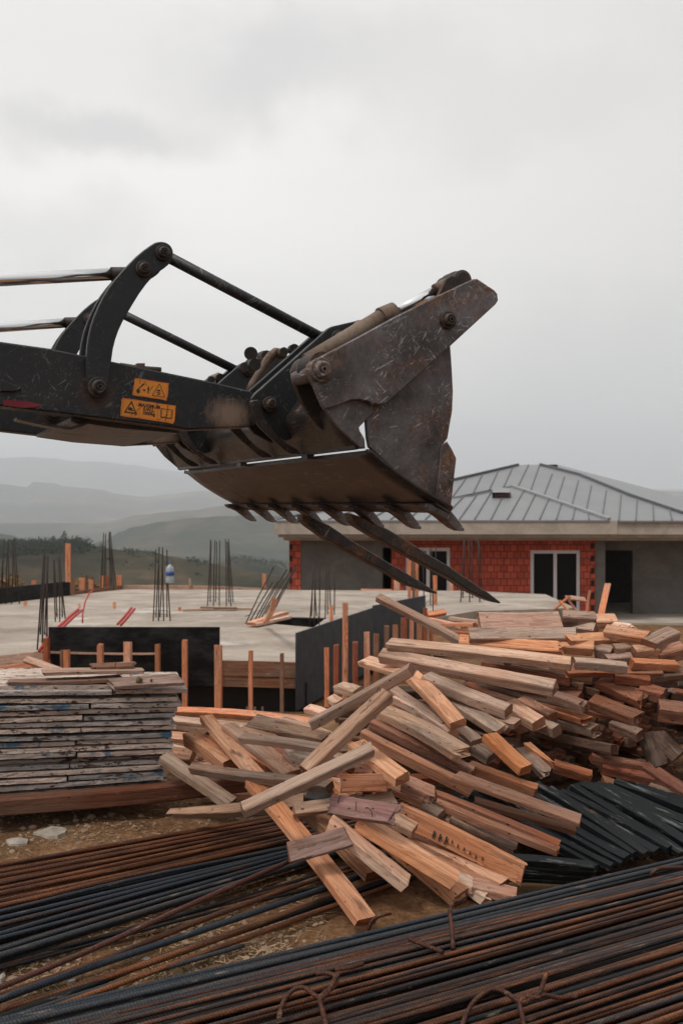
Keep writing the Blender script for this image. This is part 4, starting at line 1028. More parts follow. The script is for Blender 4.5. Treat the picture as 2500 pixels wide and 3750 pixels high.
# roof: planes given by points in the frame C1 and depth
def make_roofm():
    m, nt, b = mat('grey_metal_roof')
    v = coords(nt, jitter=False); n = nz(nt, v, .9, 5, .6); f = nz(nt, v, 9, 5, .7)
    finish(nt, b, mix(nt, n, (.20, .205, .215), (.275, .28, .29)), .5, .25, f, .12, .01); return m
ROOFM = make_roofm()
def rp(x, y, Y): return hp(x, y, Y) - hb
EV = HY - 1.02
roofs = [  # polygon, seam endpoints
    ([(-320, 320, EV), (1235, 320, EV), (1225, 318.5, EV+.1), (800, 168, 33.5), (780, 164, 33.6), (590, 207, 33.0), (400, 240, 32.3), (-290, 300, 29.6)], None),
    ([(-290, 300, 29.62), (400, 240, 32.32), (590, 207, 33.02), (780, 164, 33.62), (1225, 318.5, 29.12), (2050, 326, HY-.3), (1980, 300, 30.6), (990, 64, 37), (810, 67, 37), (510, 136, 35), (100, 225, 33)], None)]
bm = bmesh.new(); bs = bmesh.new()
def poly3(bm, pts, th=.05):
    P = [rp(*p) for p in pts]
    a = [bm.verts.new(p) for p in P]; b_ = [bm.verts.new(p - Vector((0, 0, th))) for p in P]
    for t in tessellate_polygon([[Vector((p.x, p.z, 0)) for p in P]]):
        bm.faces.new([a[i] for i in t]); bm.faces.new([b_[i] for i in t][::-1])
    for i in range(len(a)):
        j = (i+1) % len(a); bm.faces.new((a[i], a[j], b_[j], b_[i]))
# wing: front plane through eave and its apex; main: plane through eave line and ridge
def plane_fn(p, q, r_):
    P, Q, S = rp(*p), rp(*q), rp(*r_); n = (Q - P).cross(S - P).normalized()
    def f(x, y, lift=0.0):
        d = ray(*cr('C1', x, y)); t = (P + hb - EYE).dot(n) / d.dot(n)
        return EYE + d * t - hb + n * (lift if n.z > 0 else -lift)
    return f
fw = plane_fn((-320, 320, EV), (1235, 320, EV), (780, 164, 33.2))
fm = plane_fn((-320, 320, EV + .6), (1235, 320, EV + .6), (900, 65, 36.6))
def facepoly(bm, pts, f, th=.05):
    P = [f(x, y) for x, y in pts]
    a = [bm.verts.new(p) for p in P]; b_ = [bm.verts.new(p - Vector((0, 0, th))) for p in P]
    for t in tessellate_polygon([[Vector((p.x, p.y, 0)) for p in P]]):
        bm.faces.new([a[i] for i in t]); bm.faces.new([b_[i] for i in t][::-1])
    for i in range(len(a)):
        j = (i+1) % len(a); bm.faces.new((a[i], a[j], b_[j], b_[i]))
facepoly(bm, [(-300, 320), (1232, 320), (800, 166), (780, 163), (690, 186), (600, 207), (510, 218), (300, 240), (0, 275)], fw)
facepoly(bm, [(-290, 322), (0, 272), (300, 236), (510, 214), (780, 160), (1232, 322), (2050, 322), (1568, 285), (1320, 205), (1090, 112), (910, 65), (810, 66), (510, 136), (200, 205)], fm)
# far slopes behind the hips
back = [fm(990, 64), fm(810, 66), fm(510, 136), fm(200, 205), fm(-290, 322), fm(2050, 322), fm(1568, 286), fm(1300, 182)]
yb = max(p.y for p in back) + 7
def quad(bm, *P): bm.faces.new([bm.verts.new(p) for p in P])
quad(bm, back[1], back[0], Vector((back[0].x + 2, yb, back[4].z)), Vector((back[1].x - 3, yb, back[4].z)))
A_, B_ = fm(910, 65), fm(1568, 285)
quad(bm, A_, rp(990, 64.5, 37.6), rp(1568, 216, 45), rp(2200, 400, 52), rp(2200, 500, 38), B_ + Vector((0, 0, .004)))
quad(bm, back[4], back[1], Vector((back[1].x - 3, yb, back[4].z)), Vector((back[4].x, yb, back[4].z)))
rf = build('roof', bm, ROOFM, house)
SEAM = plain('roof_seam_metal', (.13, .135, .145), .5, .3, .1)
RIDGE = plain('roof_ridge_metal', (.34, .345, .36), .45, .3, .1)
bm = bmesh.new()
def seam(f, x0, y0, x1, y1, w_=.032, h=.03):
    a, b_ = f(x0, y0, h/2 + .002), f(x1, y1, h/2 + .002); beam(bm, a, b_, w_, h)
for x0, y0, x1, y1 in ((540, 318, 622, 203), (610, 318, 690, 186), (685, 318, 762, 168), (760, 318, 838, 182), (832, 318, 890, 200), (908, 318, 950, 224), (985, 318, 1008, 245), (1060, 318, 1070, 268), (1135, 318, 1132, 290), (460, 318, 560, 213), (385, 318, 480, 222), (305, 318, 410, 230), (225, 318, 340, 238), (130, 318, 260, 246), (40, 318, 180, 255), (-60, 318, 90, 266)):
    seam(fw, x0, y0, x1, y1)
for x0, y0, x1, y1 in ((510, 213, 575, 124), (600, 204, 648, 106), (676, 184, 722, 88), (745, 166, 786, 74), (808, 168, 858, 66), (866, 188, 908, 68), (928, 208, 966, 108), (988, 228, 1022, 122), (1056, 254, 1086, 138), (1122, 276, 1146, 162), (1196, 302, 1214, 184), (1272, 322, 1282, 204), (1350, 322, 1356, 226), (1432, 322, 1428, 248), (1516, 322, 1506, 272), (430, 222, 500, 142), (340, 232, 420, 158), (250, 243, 340, 176), (150, 255, 260, 194)):
    seam(fm, x0, y0, x1, y1)
for pts in (((912, 67), (1090, 112), (1320, 206), (1568, 290)), ((810, 68), (510, 138), (200, 207), (-290, 324))):
    for (a, b_), (c_, d_) in zip(pts, pts[1:]): seam(fm, a, b_ + 1, c_, d_ + 1, .09, .08)
build('seam', bm, SEAM, rf)
bm = bmesh.new()
for pts in (((782, 166), (990, 236), (1228, 319)),):
    for (a, b_), (c_, d_) in zip(pts, pts[1:]): seam(fw, a, b_, c_, d_, .12, .07)
for pts in (((782, 165), (690, 188), (600, 209), (510, 219), (300, 241)),):
    for (a, b_), (c_, d_) in zip(pts, pts[1:]): seam(fw, a, b_, c_, d_, .04, .03)
build('ridge_cap', bm, RIDGE, rf)
bm = bmesh.new()
H = [fw(690, 221, .01), fw(775, 221, .01), fw(778, 186, .16), fw(690, 188, .16)]
Hl = [p + Vector((0, .0, 0)) for p in H]
a, b_ = fw(692, 220), fw(776, 220)
top_l, top_r = a + Vector((0, 0, .19)), b_ + Vector((0, 0, .19))
r0, r1 = fw(698, 180), fw(770, 180)
quad(bm, top_l, top_r, r1 + Vector((0, .3, .08)), r0 + Vector((0, .3, .08))); quad(bm, a, top_l, r0); quad(bm, b_, r1, top_r)
hz_ = build('roof_hatch', bm, ROOFM, rf)
bm = bmesh.new(); quad(bm, a + Vector((.06, .02, .03)), b_ + Vector((-.06, .02, .03)), top_r + Vector((-.06, .02, -.03)), top_l + Vector((.06, .02, -.03))); build('hatch_shade_sheet', bm, HOLE_SHADE, rf)  # dark sheet painting the shade inside the hatch
# ---------------------------------------------------------------- stack of formwork sheets
def make_flecked():
    m, nt, b = mat('flecked_sheet_edge')
    oi = nd(nt, 'ObjectInfo').outputs
    v = coords(nt)
    n = nz(nt, nd(nt, 'Mapping', {'Vector': v, 'Scale': (5, 12, 30)}).outputs[0], 1.0, 9, .72); f = nz(nt, v, 60, 6, .75)
    col = mix(nt, 1.0, oi['Color'], ramp(nt, n, [(.3, .42), (.5, .95), (.62, 1.2), (.75, 1.5)]), 'MULTIPLY')
    fl = nz(nt, nd(nt, 'Mapping', {'Vector': v, 'Scale': (20, 30, 60)}).outputs[0], 1.0, 6, .7)
    lo = nz(nt, nd(nt, 'Mapping', {'Vector': v, 'Scale': (4, 4, 4)}).outputs[0], 1.0, 3, .6)
    thr = mth(nt, 'SUBTRACT', .70, mth(nt, 'MULTIPLY', lo, .30))
    k_ = nd(nt, 'MapRange', {0: fl, 1: thr, 2: mth(nt, 'ADD', thr, .04), 3: 0.0, 4: 1.0}, clamp=True).outputs[0]
    col = mix(nt, k_, col, (.06, .028, .024))
    bl = nz(nt, nd(nt, 'Mapping', {'Vector': v, 'Scale': (3.5, 3, 3)}).outputs[0], 1.0, 5, .7)
    thb = mth(nt, 'SUBTRACT', .72, mth(nt, 'MULTIPLY', oi['Alpha'], .22))
    k2 = nd(nt, 'MapRange', {0: bl, 1: thb, 2: mth(nt, 'ADD', thb, .05), 3: 0.0, 4: 1.0}, clamp=True).outputs[0]
    col = mix(nt, mth(nt, 'MULTIPLY', k2, .85), col, mix(nt, f, (.012, .06, .12), (.04, .17, .30)))
    finish(nt, b, col, .85, 0, mth(nt, 'ADD', n, f), .8, .006); return m
FLECK = make_flecked()
ST = [  # left end, split, right end heights in frame C2
    ((0, 386), None, (850, 374)), ((0, 422), 722, (1195, 405)), ((0, 468), None, (1135, 456)), ((0, 514), 575, (1155, 488)), ((0, 549), None, (1130, 522)),
    ((0, 594), 535, (1118, 556)), ((0, 630), None, (1090, 600)), ((0, 668), 518, (1128, 635)), ((0, 712), None, (1093, 684)), ((0, 750), 487, (1080, 712)),
    ((0, 790), None, (1108, 752)), ((0, 826), 490, (1105, 789)), ((0, 864), None, (1035, 824)), ((0, 905), 443, (1043, 852)), ((0, 946), None, (1053, 886)),
    ((0, 989), 433, (1040, 925)), ((0, 1029), None, (1040, 957)), ((0, 1078), 472, (1067, 990))]
ORD = ['top', 'second', 'third', 'fourth', 'fifth', 'sixth', 'seventh', 'eighth', 'ninth', 'tenth', 'eleventh', 'twelfth', 'thirteenth', 'fourteenth', 'fifteenth', 'sixteenth', 'seventeenth', 'bottom']
SHEETC = [(.58, .46, .385), (.46, .40, .36), (.62, .49, .40), (.34, .315, .295), (.53, .42, .355)]
def sheet(p0, p1, col, blue, lab, seed, dep=.55, th=.0185):
    global k
    k += 1
    rr = random.Random(seed)
    a = (p1 - p0); L = a.length; a.normalize()
    s = Vector((-a.y, a.x, 0)).normalized(); n = a.cross(s)
    bm = bmesh.new(); N = max(6, int(L / .035)); rows = []
    prof = [(0, 0), (0, .5), (0, 1), (.06, 1), (1, 1), (1, 0), (.06, 0)]
    for i in range(N + 1):
        x = L * i / N + (rr.uniform(-.004, .004) if i in (0, N) else 0)
        rows.append([bm.verts.new((x, d * dep + (rr.uniform(-.0016, .0012) if d == 0 else 0), (h - .5) * th + (rr.uniform(-.0013, .0013) if d == 0 else 0) + .0022 * math.sin(x * 5 + seed))) for d, h in prof])
    q = len(prof)
    for A, B in zip(rows, rows[1:]):
        for j in range(q): bm.faces.new((A[j], A[(j+1) % q], B[(j+1) % q], B[j]))
    bm.faces.new(rows[0]); bm.faces.new(rows[-1][::-1])
    o = build('formwork_sheet', bm, FLECK)
    o.matrix_world = Matrix(((a.x, s.x, n.x, p0.x), (a.y, s.y, n.y, p0.y), (a.z, s.z, n.z, p0.z), (0, 0, 0, 1)))
    o.color = (*col, blue)
    return tag(o, lab, 'formwork sheet', 'formwork sheets in the stack')
for i, (l, s, r_) in enumerate(ST):
    Y0 = 4.70 + rnd.uniform(-.012, .012)
    def sp_(x, dY=0.0):
        y = l[1] + (r_[1] - l[1]) * x / r_[0]
        return at_depth(*cr('C2', x, y), Y0 + .20 * x / 1100 + dY)
    cc = SHEETC[i % 5]; rec = .06 if i in (0, 12) else 0
    if s is None:
        sheet(sp_(-260, rec), sp_(r_[0], rec), cc, rnd.uniform(.3, .8), f'full length flecked sheet, {ORD[i]} layer of the formwork stack', i)
    else:
        sheet(sp_(-240), sp_(s - 7), cc, .75 if i in (3, 17) else rnd.uniform(.3, .8), f'shorter sheet on the far left of the {ORD[i]} layer of the formwork stack', i)
        sheet(sp_(s + 7, .004), sp_(r_[0], .01), SHEETC[(i + 3) % 5], rnd.uniform(.3, .9), f'sheet nearest the timber heap in the {ORD[i]} layer of the formwork stack', i + 50)
wood('bearer_beam', 'C2', (-200, 1142, D, 4.62), (1560, 985, D, 5.0), .095, .078, 'reddish timber beam carrying the formwork stack on the soil', 'beam', 0, (.16, .066, .036), .45)
wood('bearer_beam', 'C2', (-200, 1100, D, 5.05), (1200, 1010, D, 5.25), .095, .08, 'second timber beam hidden under the back of the formwork stack', 'beam', 0, BROWN, .3)
# loose boards on the stack
wood('loose_board', 'C2', (55, 345, D, 4.85), (770, 318, D, 5.0), .17, .016, 'wide reddish board with a splintered end lying on the formwork stack', 'board', 3, (.27, .17, .125), .6, rag=(.03, .01))
wood('loose_board', 'C2', (262, 282, D, 4.95), (910, 272, D, 5.05), .15, .016, 'bent grey board topmost on the formwork stack', 'board', 2, GREY, .6, rag=(.025, .008))
wood('loose_board', 'C2', (590, 246, D, 5.05), (850, 236, D, 5.1), .10, .014, 'short thin board scrap on top of the bent grey board', 'board', -4, BROWN, .6, rag=(.02, .015))
wood('loose_board', 'C2', (700, 358, D, 4.85), (1152, 328, D, 4.95), .14, .016, 'pinkish flecked board sticking out over the end of the formwork stack', 'board', -9, (.42, .31, .26), .8, rag=(.02, .01))
wood('loose_board', 'C2', (-120, 360, D, 4.9), (420, 345, D, 5.0), .12, .02, 'dark board under the splintered board at the left of the stack top', 'board', 2, DARK, .5)
def make_stone(name, a, b_):
    return plain(name, a, .9, 0, .45, 14, .8)
STONE = make_stone('brown_stone', (.25, .17, .115), 0); PALES = make_stone('pale_rubble', (.33, .285, .24), 0)
def lump(name, loc, sx_, sy_, sz_, m, lab, cat, seed, group=None, sub=2):
    bm = bmesh.new(); bmesh.ops.create_icosphere(bm, subdivisions=sub, radius=1)
    for v in bm.verts:
        q = v.co + Vector((seed * 3.1, seed * 1.7, 0))
        f = 1 + .32 * noise.noise(q * 1.3) + .14 * noise.noise(q * 3.1)
        v.co = Vector((v.co.x * f * sx_, v.co.y * f * sy_, v.co.z * f * sz_))
    o = build(name, bm, m); o.location = loc
    return tag(o, lab, cat, group)
lump('stone', at_depth(*cr('C2', 888, 335), 4.85), .016, .016, .022, make_stone('lichened_stone', (.15, .115, .055), 0), 'brown stone standing on the pinkish flecked board of the stack', 'stone', 3)
lump('stone', at_depth(*cr('C2', 966, 332), 4.87), .008, .008, .008, STONE, 'small stone beside the larger one on the stack top', 'stone', 4)
NAIL = plain('rusty_nail_wire', (.05, .025, .016), .7)
for (x, y, lab) in ((570, 222, 'nail standing in the bent grey board'), (276, 352, 'nail bent out of the splintered board'), (738, 224, 'nail standing in the short thin board scrap')):
    p = at_depth(*cr('C2', x, y), 4.95); bm = bmesh.new(); tube(bm, [p + Vector((.004, 0, .010)), p + Vector((0, 0, -.004)), p - Vector((.002, 0, .022))], .0016, 5); tag(build('nail', bm, NAIL), lab, 'nail')
SHEETBL = plain('teal_plastic_sheet', (.05, .12, .12), .35)
bm = bmesh.new(); P = [at_height(*cr('C2', x, y), .012) for x, y in ((-100, 1205), (20, 1200), (90, 1188), (140, 1170), (120, 1165), (0, 1185), (-100, 1190))]
bm.faces.new([bm.verts.new(p) for p in P]); bmesh.ops.solidify(bm, geom=bm.faces[:], thickness=.004); tag(build('plastic_scrap', bm, SHEETBL), 'teal plastic scrap caught under the stack beam', 'plastic scrap')

# ---------------------------------------------------------------- timber heap, nearest planks
def tim(c, a, b_, w, t, lab, roll=0, col=FRESH, grime=.3, rag=(.007, .007), cat='plank', name='timber_plank', taper=None, group='planks of the timber heap', warp=.007):
    return wood(name, c, a, b_, w, t, lab, cat, roll, col, grime, group, rag, taper, warp)
tim('C3', (590, 650, .33), (1238, 1452, .05), .078, .035, 'orange plank slanting down alone onto the bars between the two rebar bundles', 0, (.58, .27, .13), .25)
tim('C3', (788, 1058, .24), (1134, 962, .275), .075, .022, 'short plum brown board lying across the lone orange plank', -48, PLUM, .35)
tim('C3', (1030, 880, .30), (1468, 1232, .10), .085, .045, 'pale pink plank with black mould along one side, left of the smooth orange plank', 0, (.64, .40, .27), .5)
tim('C3', (900, 800, .22), (1290, 1190, .05), .085, .05, 'shaded plank underneath the pale mouldy plank', 0, (.40, .20, .10), .3)
tim('C4', (20, 1055, .29), (478, 1338, .11), .090, .05, 'broad smooth orange plank with a knot, foremost at the bottom of the heap', 0, (.64, .31, .15), .12)
RP = tim('C4', (200, 1012, .27), (806, 1312, .085), .085, .045, 'plank on edge with red paint and dark stamped letters on its face', -78, (.50, .24, .12), .35)
tim('C4', (270, 1130, .16), (715, 1362, .05), .075, .05, 'pale plank lying below the red stamped plank', -8, (.58, .33, .2), .4)
tim('C4', (150, 1130, .16), (500, 1418, .035), .085, .055, 'orange plank low under the broad smooth plank', -5, (.55, .27, .13), .15)
tim('C4', (440, 1290, .07), (628, 1412, .03), .09, .045, 'broken pale plank end with a nail, lowest at the front of the heap', 0, PALE, .7, (.02, .028))
tim('C4', (560, 1362, .06), (766, 1412, .03), .075, .035, 'short reddish end beside the broken pale plank end', -10, (.44, .22, .14), .5)
tim('C4', (445, 1052, .17), (758, 1195, .07), .06, .055, 'weathered knobbly square timber behind the red stamped plank', -15, (.48, .33, .25), .7, (.015, .008))
tim('C4', (375, 925, .28), (975, 1170, .14), .04, .03, 'upper of two thin red sticks sloping beside the dark slats', -10, (.40, .15, .075), .3)
tim('C4', (385, 968, .265), (965, 1198, .125), .04, .03, 'lower of two thin red sticks sloping beside the dark slats', -10, (.42, .17, .08), .25)
tim('C4', (480, 838, .36), (1075, 1052, .24), .085, .018, 'long wide weathered board reaching far out over the dark slats', -8, (.46, .30, .21), .35)
tim('C4', (570, 960, .25), (1050, 1100, .18), .05, .022, 'thin brown lath under the long wide weathered board', -10, (.27, .15, .09), .4)
tim('C4', (545, 795, .31), (868, 912, .22), .06, .05, 'red brown timber with a bright cut end above the wide weathered board', -8, (.36, .16, .08), .3, (.01, .006))
tim('C4', (30, 640, .46), (555, 908, .25), .052, .05, 'long square orange stick with a dark red end', -10, (.62, .30, .16), .15)
tim('C4', (80, 590, .46), (565, 822, .30), .05, .045, 'long red brown stick just above the square orange stick', -10, (.38, .17, .10), .4)
tim('C4', (60, 620, .42), (500, 860, .26), .05, .04, 'dark plum stick squeezed between the two long sticks', -10, PLUM, .4)
tim('C4', (140, 535, .50), (505, 730, .40), .095, .045, 'wide plank with sooty mould and a splintered red end', -14, (.66, .42, .26), .62, (.01, .03))
tim('C4', (175, 425, .53), (440, 590, .46), .06, .04, 'grey plank behind the sooty mouldy plank', -10, GREY, .4)
tim('C4', (190, 470, .50), (470, 640, .43), .05, .04, 'pale narrow plank just behind the sooty mouldy plank', -10, PALE, .5)
tim('C4', (270, 360, .62), (490, 590, .48), .085, .04, 'clean pale orange plank leaning steeply in the middle of the heap', -8, (.70, .40, .24), .12)
tim('C4', (340, 370, .62), (730, 530, .51), .08, .055, 'weathered grey plank with a dark square end beside the clean pale one', -12, (.42, .31, .24), .45)
tim('C4', (420, 440, .54), (700, 625, .44), .08, .035, 'barky dark flecked plank with a rough end', -14, (.52, .32, .2), .75, (.01, .018))
tim('C4', (440, 590, .42), (585, 690, .37), .075, .055, 'grey block end under the barky plank', -10, (.36, .27, .21), .4)
tim('C4', (500, 660, .38), (650, 755, .32), .07, .05, 'lower grey block end under the barky plank', -10, (.36, .28, .22), .4)
tim('C4', (640, 650, .43), (815, 810, .31), .085, .04, 'bright orange plank end pointing down at the middle of the heap', -6, (.62, .28, .12), .15)
tim('C4', (735, 498, .50), (878, 590, .45), .085, .05, 'pale clean block end right of the grey square ended plank', -14, (.62, .37, .23), .2)
tim('C4', (560, 540, .47), (775, 590, .46), .06, .03, 'grey thin board end below the grey square ended plank', -20, GREY, .3)
tim('C4', (795, 480, .49), (945, 560, .45), .06, .05, 'reddish block end behind the pale clean block', -14, (.40, .2, .12), .4)
tim('C4', (860, 585, .42), (965, 625, .41), .06, .055, 'grey cracked end grain block right of the pale clean block', -14, (.36, .28, .23), .6)
tim('C4', (935, 455, .54), (1095, 510, .52), .06, .05, 'grey splintered timber end below the long grey pink plank', -14, (.38, .30, .25), .5, (.008, .018))
tim('C4', (955, 530, .46), (1110, 575, .45), .055, .035, 'orange splinter ended timber below the grey splintered one', -14, (.60, .28, .13), .2, (.008, .03))
tim('C4', (970, 575, .41), (1155, 625, .40), .065, .05, 'cracked grey beam end near the centre of the right flank', -14, (.36, .27, .22), .5, (.006, .012))
tim('C4', (800, 720, .30), (900, 815, .26), .065, .04, 'grey fibrous broken end right of the bright orange plank', -10, (.34, .25, .19), .6, (.01, .03))
tim('C4', (820, 690, .33), (945, 785, .28), .04, .03, 'splintered orange sliver right of the bright orange plank', -10, (.60, .30, .15), .2, (.01, .03), taper=(1, .4))
# upper planks
tim('C4', (165, 208, .755), (1035, 302, .72), .068, .045, 'long straight plank, upper of the two long ones across the heap', -28, (.55, .38, .27), .3)
tim('C4', (125, 262, .69), (955, 418, .62), .078, .058, 'long thick plank, lower of the two long ones across the heap', -26, (.47, .34, .26), .42)
tim('C4', (45, 288, .62), (230, 345, .62), .09, .03, 'pale plank tip poking out left below the two long planks', -20, (.72, .47, .32), .1)
tim('C4', (590, 100, .885), (978, 96, .885), .095, .05, 'pinkish slab on the very top of the heap', -62, (.52, .35, .28), .4)
tim('C4', (985, 82, .885), (1150, 92, .875), .075, .07, 'grey blackened timber next to the topmost slab', -30, (.34, .25, .2), .55)
tim('C4', (545, 163, .82), (1055, 162, .82), .07, .05, 'grey plank with nail holes right under the topmost slab', -58, (.46, .36, .30), .6)
tim('C4', (990, 122, .83), (1150, 142, .825), .07, .055, 'brownish block end under the blackened timber', -30, (.46, .32, .24), .4)
tim('C4', (500, 196, .775), (985, 232, .76), .075, .055, 'orange plank with a torn broken end near the top', -38, (.60, .30, .16), .2, (.004, .022))
tim('C4', (960, 212, .765), (1140, 228, .755), .075, .055, 'bright orange block end beside the torn plank', -30, (.62, .30, .15), .12)
tim('C4', (1010, 185, .80), (1270, 175, .80), .07, .035, 'orange board with a splintered tip near the top right', -30, (.56, .29, .15), .3, (.004, .02))
tim('C4', (1150, 98, .87), (1255, 98, .87), .085, .05, 'light orange block with a torn corner at the top', -30, (.62, .36, .22), .15, (.004, .014))
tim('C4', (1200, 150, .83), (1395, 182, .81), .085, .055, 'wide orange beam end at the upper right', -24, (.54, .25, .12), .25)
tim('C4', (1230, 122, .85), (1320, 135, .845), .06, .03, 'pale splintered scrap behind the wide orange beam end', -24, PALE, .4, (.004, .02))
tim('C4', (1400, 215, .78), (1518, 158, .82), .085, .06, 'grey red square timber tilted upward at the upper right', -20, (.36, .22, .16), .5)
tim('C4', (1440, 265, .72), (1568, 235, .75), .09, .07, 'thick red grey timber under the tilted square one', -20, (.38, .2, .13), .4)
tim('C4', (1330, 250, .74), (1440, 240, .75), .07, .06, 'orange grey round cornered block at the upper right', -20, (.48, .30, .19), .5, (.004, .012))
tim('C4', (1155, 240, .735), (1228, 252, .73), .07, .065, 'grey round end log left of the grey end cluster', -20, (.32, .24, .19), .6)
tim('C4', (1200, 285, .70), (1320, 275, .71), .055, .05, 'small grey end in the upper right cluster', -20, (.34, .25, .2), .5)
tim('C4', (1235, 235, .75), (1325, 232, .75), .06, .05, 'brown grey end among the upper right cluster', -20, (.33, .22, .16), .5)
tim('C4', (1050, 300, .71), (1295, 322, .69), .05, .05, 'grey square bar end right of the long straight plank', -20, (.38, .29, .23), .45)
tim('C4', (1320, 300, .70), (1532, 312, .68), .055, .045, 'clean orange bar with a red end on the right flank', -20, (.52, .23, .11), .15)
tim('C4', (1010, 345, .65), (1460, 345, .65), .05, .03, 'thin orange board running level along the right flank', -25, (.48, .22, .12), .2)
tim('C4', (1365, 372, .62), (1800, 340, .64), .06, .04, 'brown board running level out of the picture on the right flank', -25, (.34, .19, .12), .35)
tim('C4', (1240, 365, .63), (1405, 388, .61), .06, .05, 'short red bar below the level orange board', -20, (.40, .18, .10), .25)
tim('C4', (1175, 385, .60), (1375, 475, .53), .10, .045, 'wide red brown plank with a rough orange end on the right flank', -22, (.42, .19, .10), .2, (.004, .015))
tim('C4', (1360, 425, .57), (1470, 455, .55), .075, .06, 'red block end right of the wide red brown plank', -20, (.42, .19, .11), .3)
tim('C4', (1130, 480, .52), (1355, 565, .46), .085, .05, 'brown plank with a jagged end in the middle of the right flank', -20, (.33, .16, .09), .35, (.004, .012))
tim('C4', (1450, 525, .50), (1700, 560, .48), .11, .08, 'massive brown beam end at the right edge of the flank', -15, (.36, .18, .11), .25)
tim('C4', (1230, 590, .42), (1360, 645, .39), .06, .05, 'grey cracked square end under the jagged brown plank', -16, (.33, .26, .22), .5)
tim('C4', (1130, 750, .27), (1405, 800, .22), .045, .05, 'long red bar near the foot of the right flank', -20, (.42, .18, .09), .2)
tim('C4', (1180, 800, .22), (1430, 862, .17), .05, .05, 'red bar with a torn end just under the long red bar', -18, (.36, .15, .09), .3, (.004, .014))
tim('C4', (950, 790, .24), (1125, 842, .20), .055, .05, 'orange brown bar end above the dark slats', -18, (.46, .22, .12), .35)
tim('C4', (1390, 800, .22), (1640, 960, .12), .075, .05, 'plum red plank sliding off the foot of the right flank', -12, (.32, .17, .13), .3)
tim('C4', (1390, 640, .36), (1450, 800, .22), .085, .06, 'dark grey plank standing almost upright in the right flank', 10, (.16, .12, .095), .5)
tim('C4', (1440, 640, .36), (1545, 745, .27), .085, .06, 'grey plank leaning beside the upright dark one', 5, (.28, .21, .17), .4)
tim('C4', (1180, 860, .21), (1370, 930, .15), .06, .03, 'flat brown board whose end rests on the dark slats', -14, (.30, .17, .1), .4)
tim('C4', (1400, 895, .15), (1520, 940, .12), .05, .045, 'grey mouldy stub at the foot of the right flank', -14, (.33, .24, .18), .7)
tim('C4', (110, -15, D, 5.9), (525, 205, D, 5.6), .055, .035, 'long thin pole leaning up from the heap toward the fork tips', -20, (.34, .22, .16), .45, cat='pole', name='timber_pole')
# left part of the heap
tim('C3', (525, 812, .37), (1268, 462, .55), .047, .047, 'straight grey square batten lying on top of the low left heap', -32, (.40, .31, .245), .25)
tim('C3', (892, 590, .45), (1362, 148, .73), .058, .052, 'thick weathered square timber leaning up onto the heap', -30, (.45, .31, .22), .5)
tim('C3', (935, 312, .52), (1500, 2, .83), .052, .045, 'speckled square timber leaning up behind the thick weathered one', -30, (.46, .33, .25), .55, (.012, .004))
tim('C3', (322, 282, .42), (640, 640, .33), .070, .032, 'smooth fresh orange plank sloping down at the left of the heap', 0, (.68, .38, .22), .1)
tim('C3', (235, 400, .31), (470, 560, .29), .085, .075, 'thick fresh orange block end left of the smooth plank', -10, (.62, .33, .18), .12)
tim('C3', (445, 330, .42), (800, 610, .335), .068, .035, 'pale plank with mould and a pink face, right of the smooth orange plank', -6, (.56, .36, .25), .6)
tim('C3', (560, 390, .39), (830, 600, .34), .06, .03, 'pale pink plank below the dark underside stick', -6, (.60, .36, .23), .3)
tim('C3', (520, 345, .42), (720, 420, .40), .07, .02, 'pale board scrap behind the grey round edged stick', -20, (.62, .40, .27), .2)
tim('C3', (528, 398, .46), (1000, 462, .47), .042, .034, 'grey round edged stick across the left heap', -24, (.40, .30, .23), .45)
tim('C3', (580, 300, .45), (1015, 395, .45), .105, .018, 'wide grey brown grained board behind the round edged stick', -24, (.36, .25, .175), .3, taper=(1, .6))
tim('C3', (600, 350, .41), (860, 420, .41), .05, .03, 'orange lath showing under the wide grained board', -16, ORANGE, .2)
tim('C3', (760, 292, .47), (1050, 392, .45), .035, .028, 'pale thin lath between the grained board and the leaning timbers', -20, (.58, .40, .28), .3)
tim('C3', (240, 568, .36), (840, 645, .365), .045, .035, 'long dark underside batten across the low left heap', -24, (.26, .185, .14), .5)
tim('C3', (80, 512, .28), (470, 775, .11), .080, .04, 'grey plank with nail holes leaning from the stack beam to the soil', -6, (.40, .30, .22), .5)
tim('C3', (140, 830, .11), (895, 762, .29), .058, .045, 'brown grey timber with a rotten pointed end lying on the rust bars', -42, (.34, .23, .155), .55, (.03, .015), taper=(.55, 1.1))
tim('C3', (880, 655, .34), (1030, 678, .34), .045, .04, 'dark grey stub end behind the grey batten', -24, (.2, .155, .125), .5)
tim('C3', (905, 735, .31), (1030, 752, .31), .045, .03, 'blackish painted stub below the dark grey stub', -24, (.035, .035, .036), .2)
tim('C3', (985, 640, .33), (1145, 745, .30), .07, .03, 'orange plank glimpsed under the plum board', -5, (.60, .30, .16), .3)
tim('C3', (1092, 658, .385), (1362, 655, .385), .072, .04, 'brown sawn block on edge at the middle of the heap', -72, (.40, .18, .095), .2)
tim('C3', (1180, 585, .41), (1295, 598, .41), .05, .05, 'small red block behind the brown sawn block', -40, (.42, .2, .12), .4)
tim('C3', (1180, 440, .49), (1445, 635, .41), .082, .045, 'fresh plank with a square clean end above the brown sawn block', -8, (.68, .40, .24), .2)
PB = tim('C3', (1035, 778, .345), (1398, 835, .345), .085, .02, 'plum painted board scrap with bent nails on top of the front heap', -40, (.25, .15, .14), .6, (.014, .02))
tim('C3', (822, 812, .29), (1398, 750, .31), .05, .035, 'grey plank end crossing behind the plum painted scrap', -50, (.44, .33, .25), .45)
tim('C3', (1385, 858, .28), (1515, 925, .25), .065, .035, 'moulded short offcut right of the plum painted scrap', -14, (.52, .33, .21), .7)
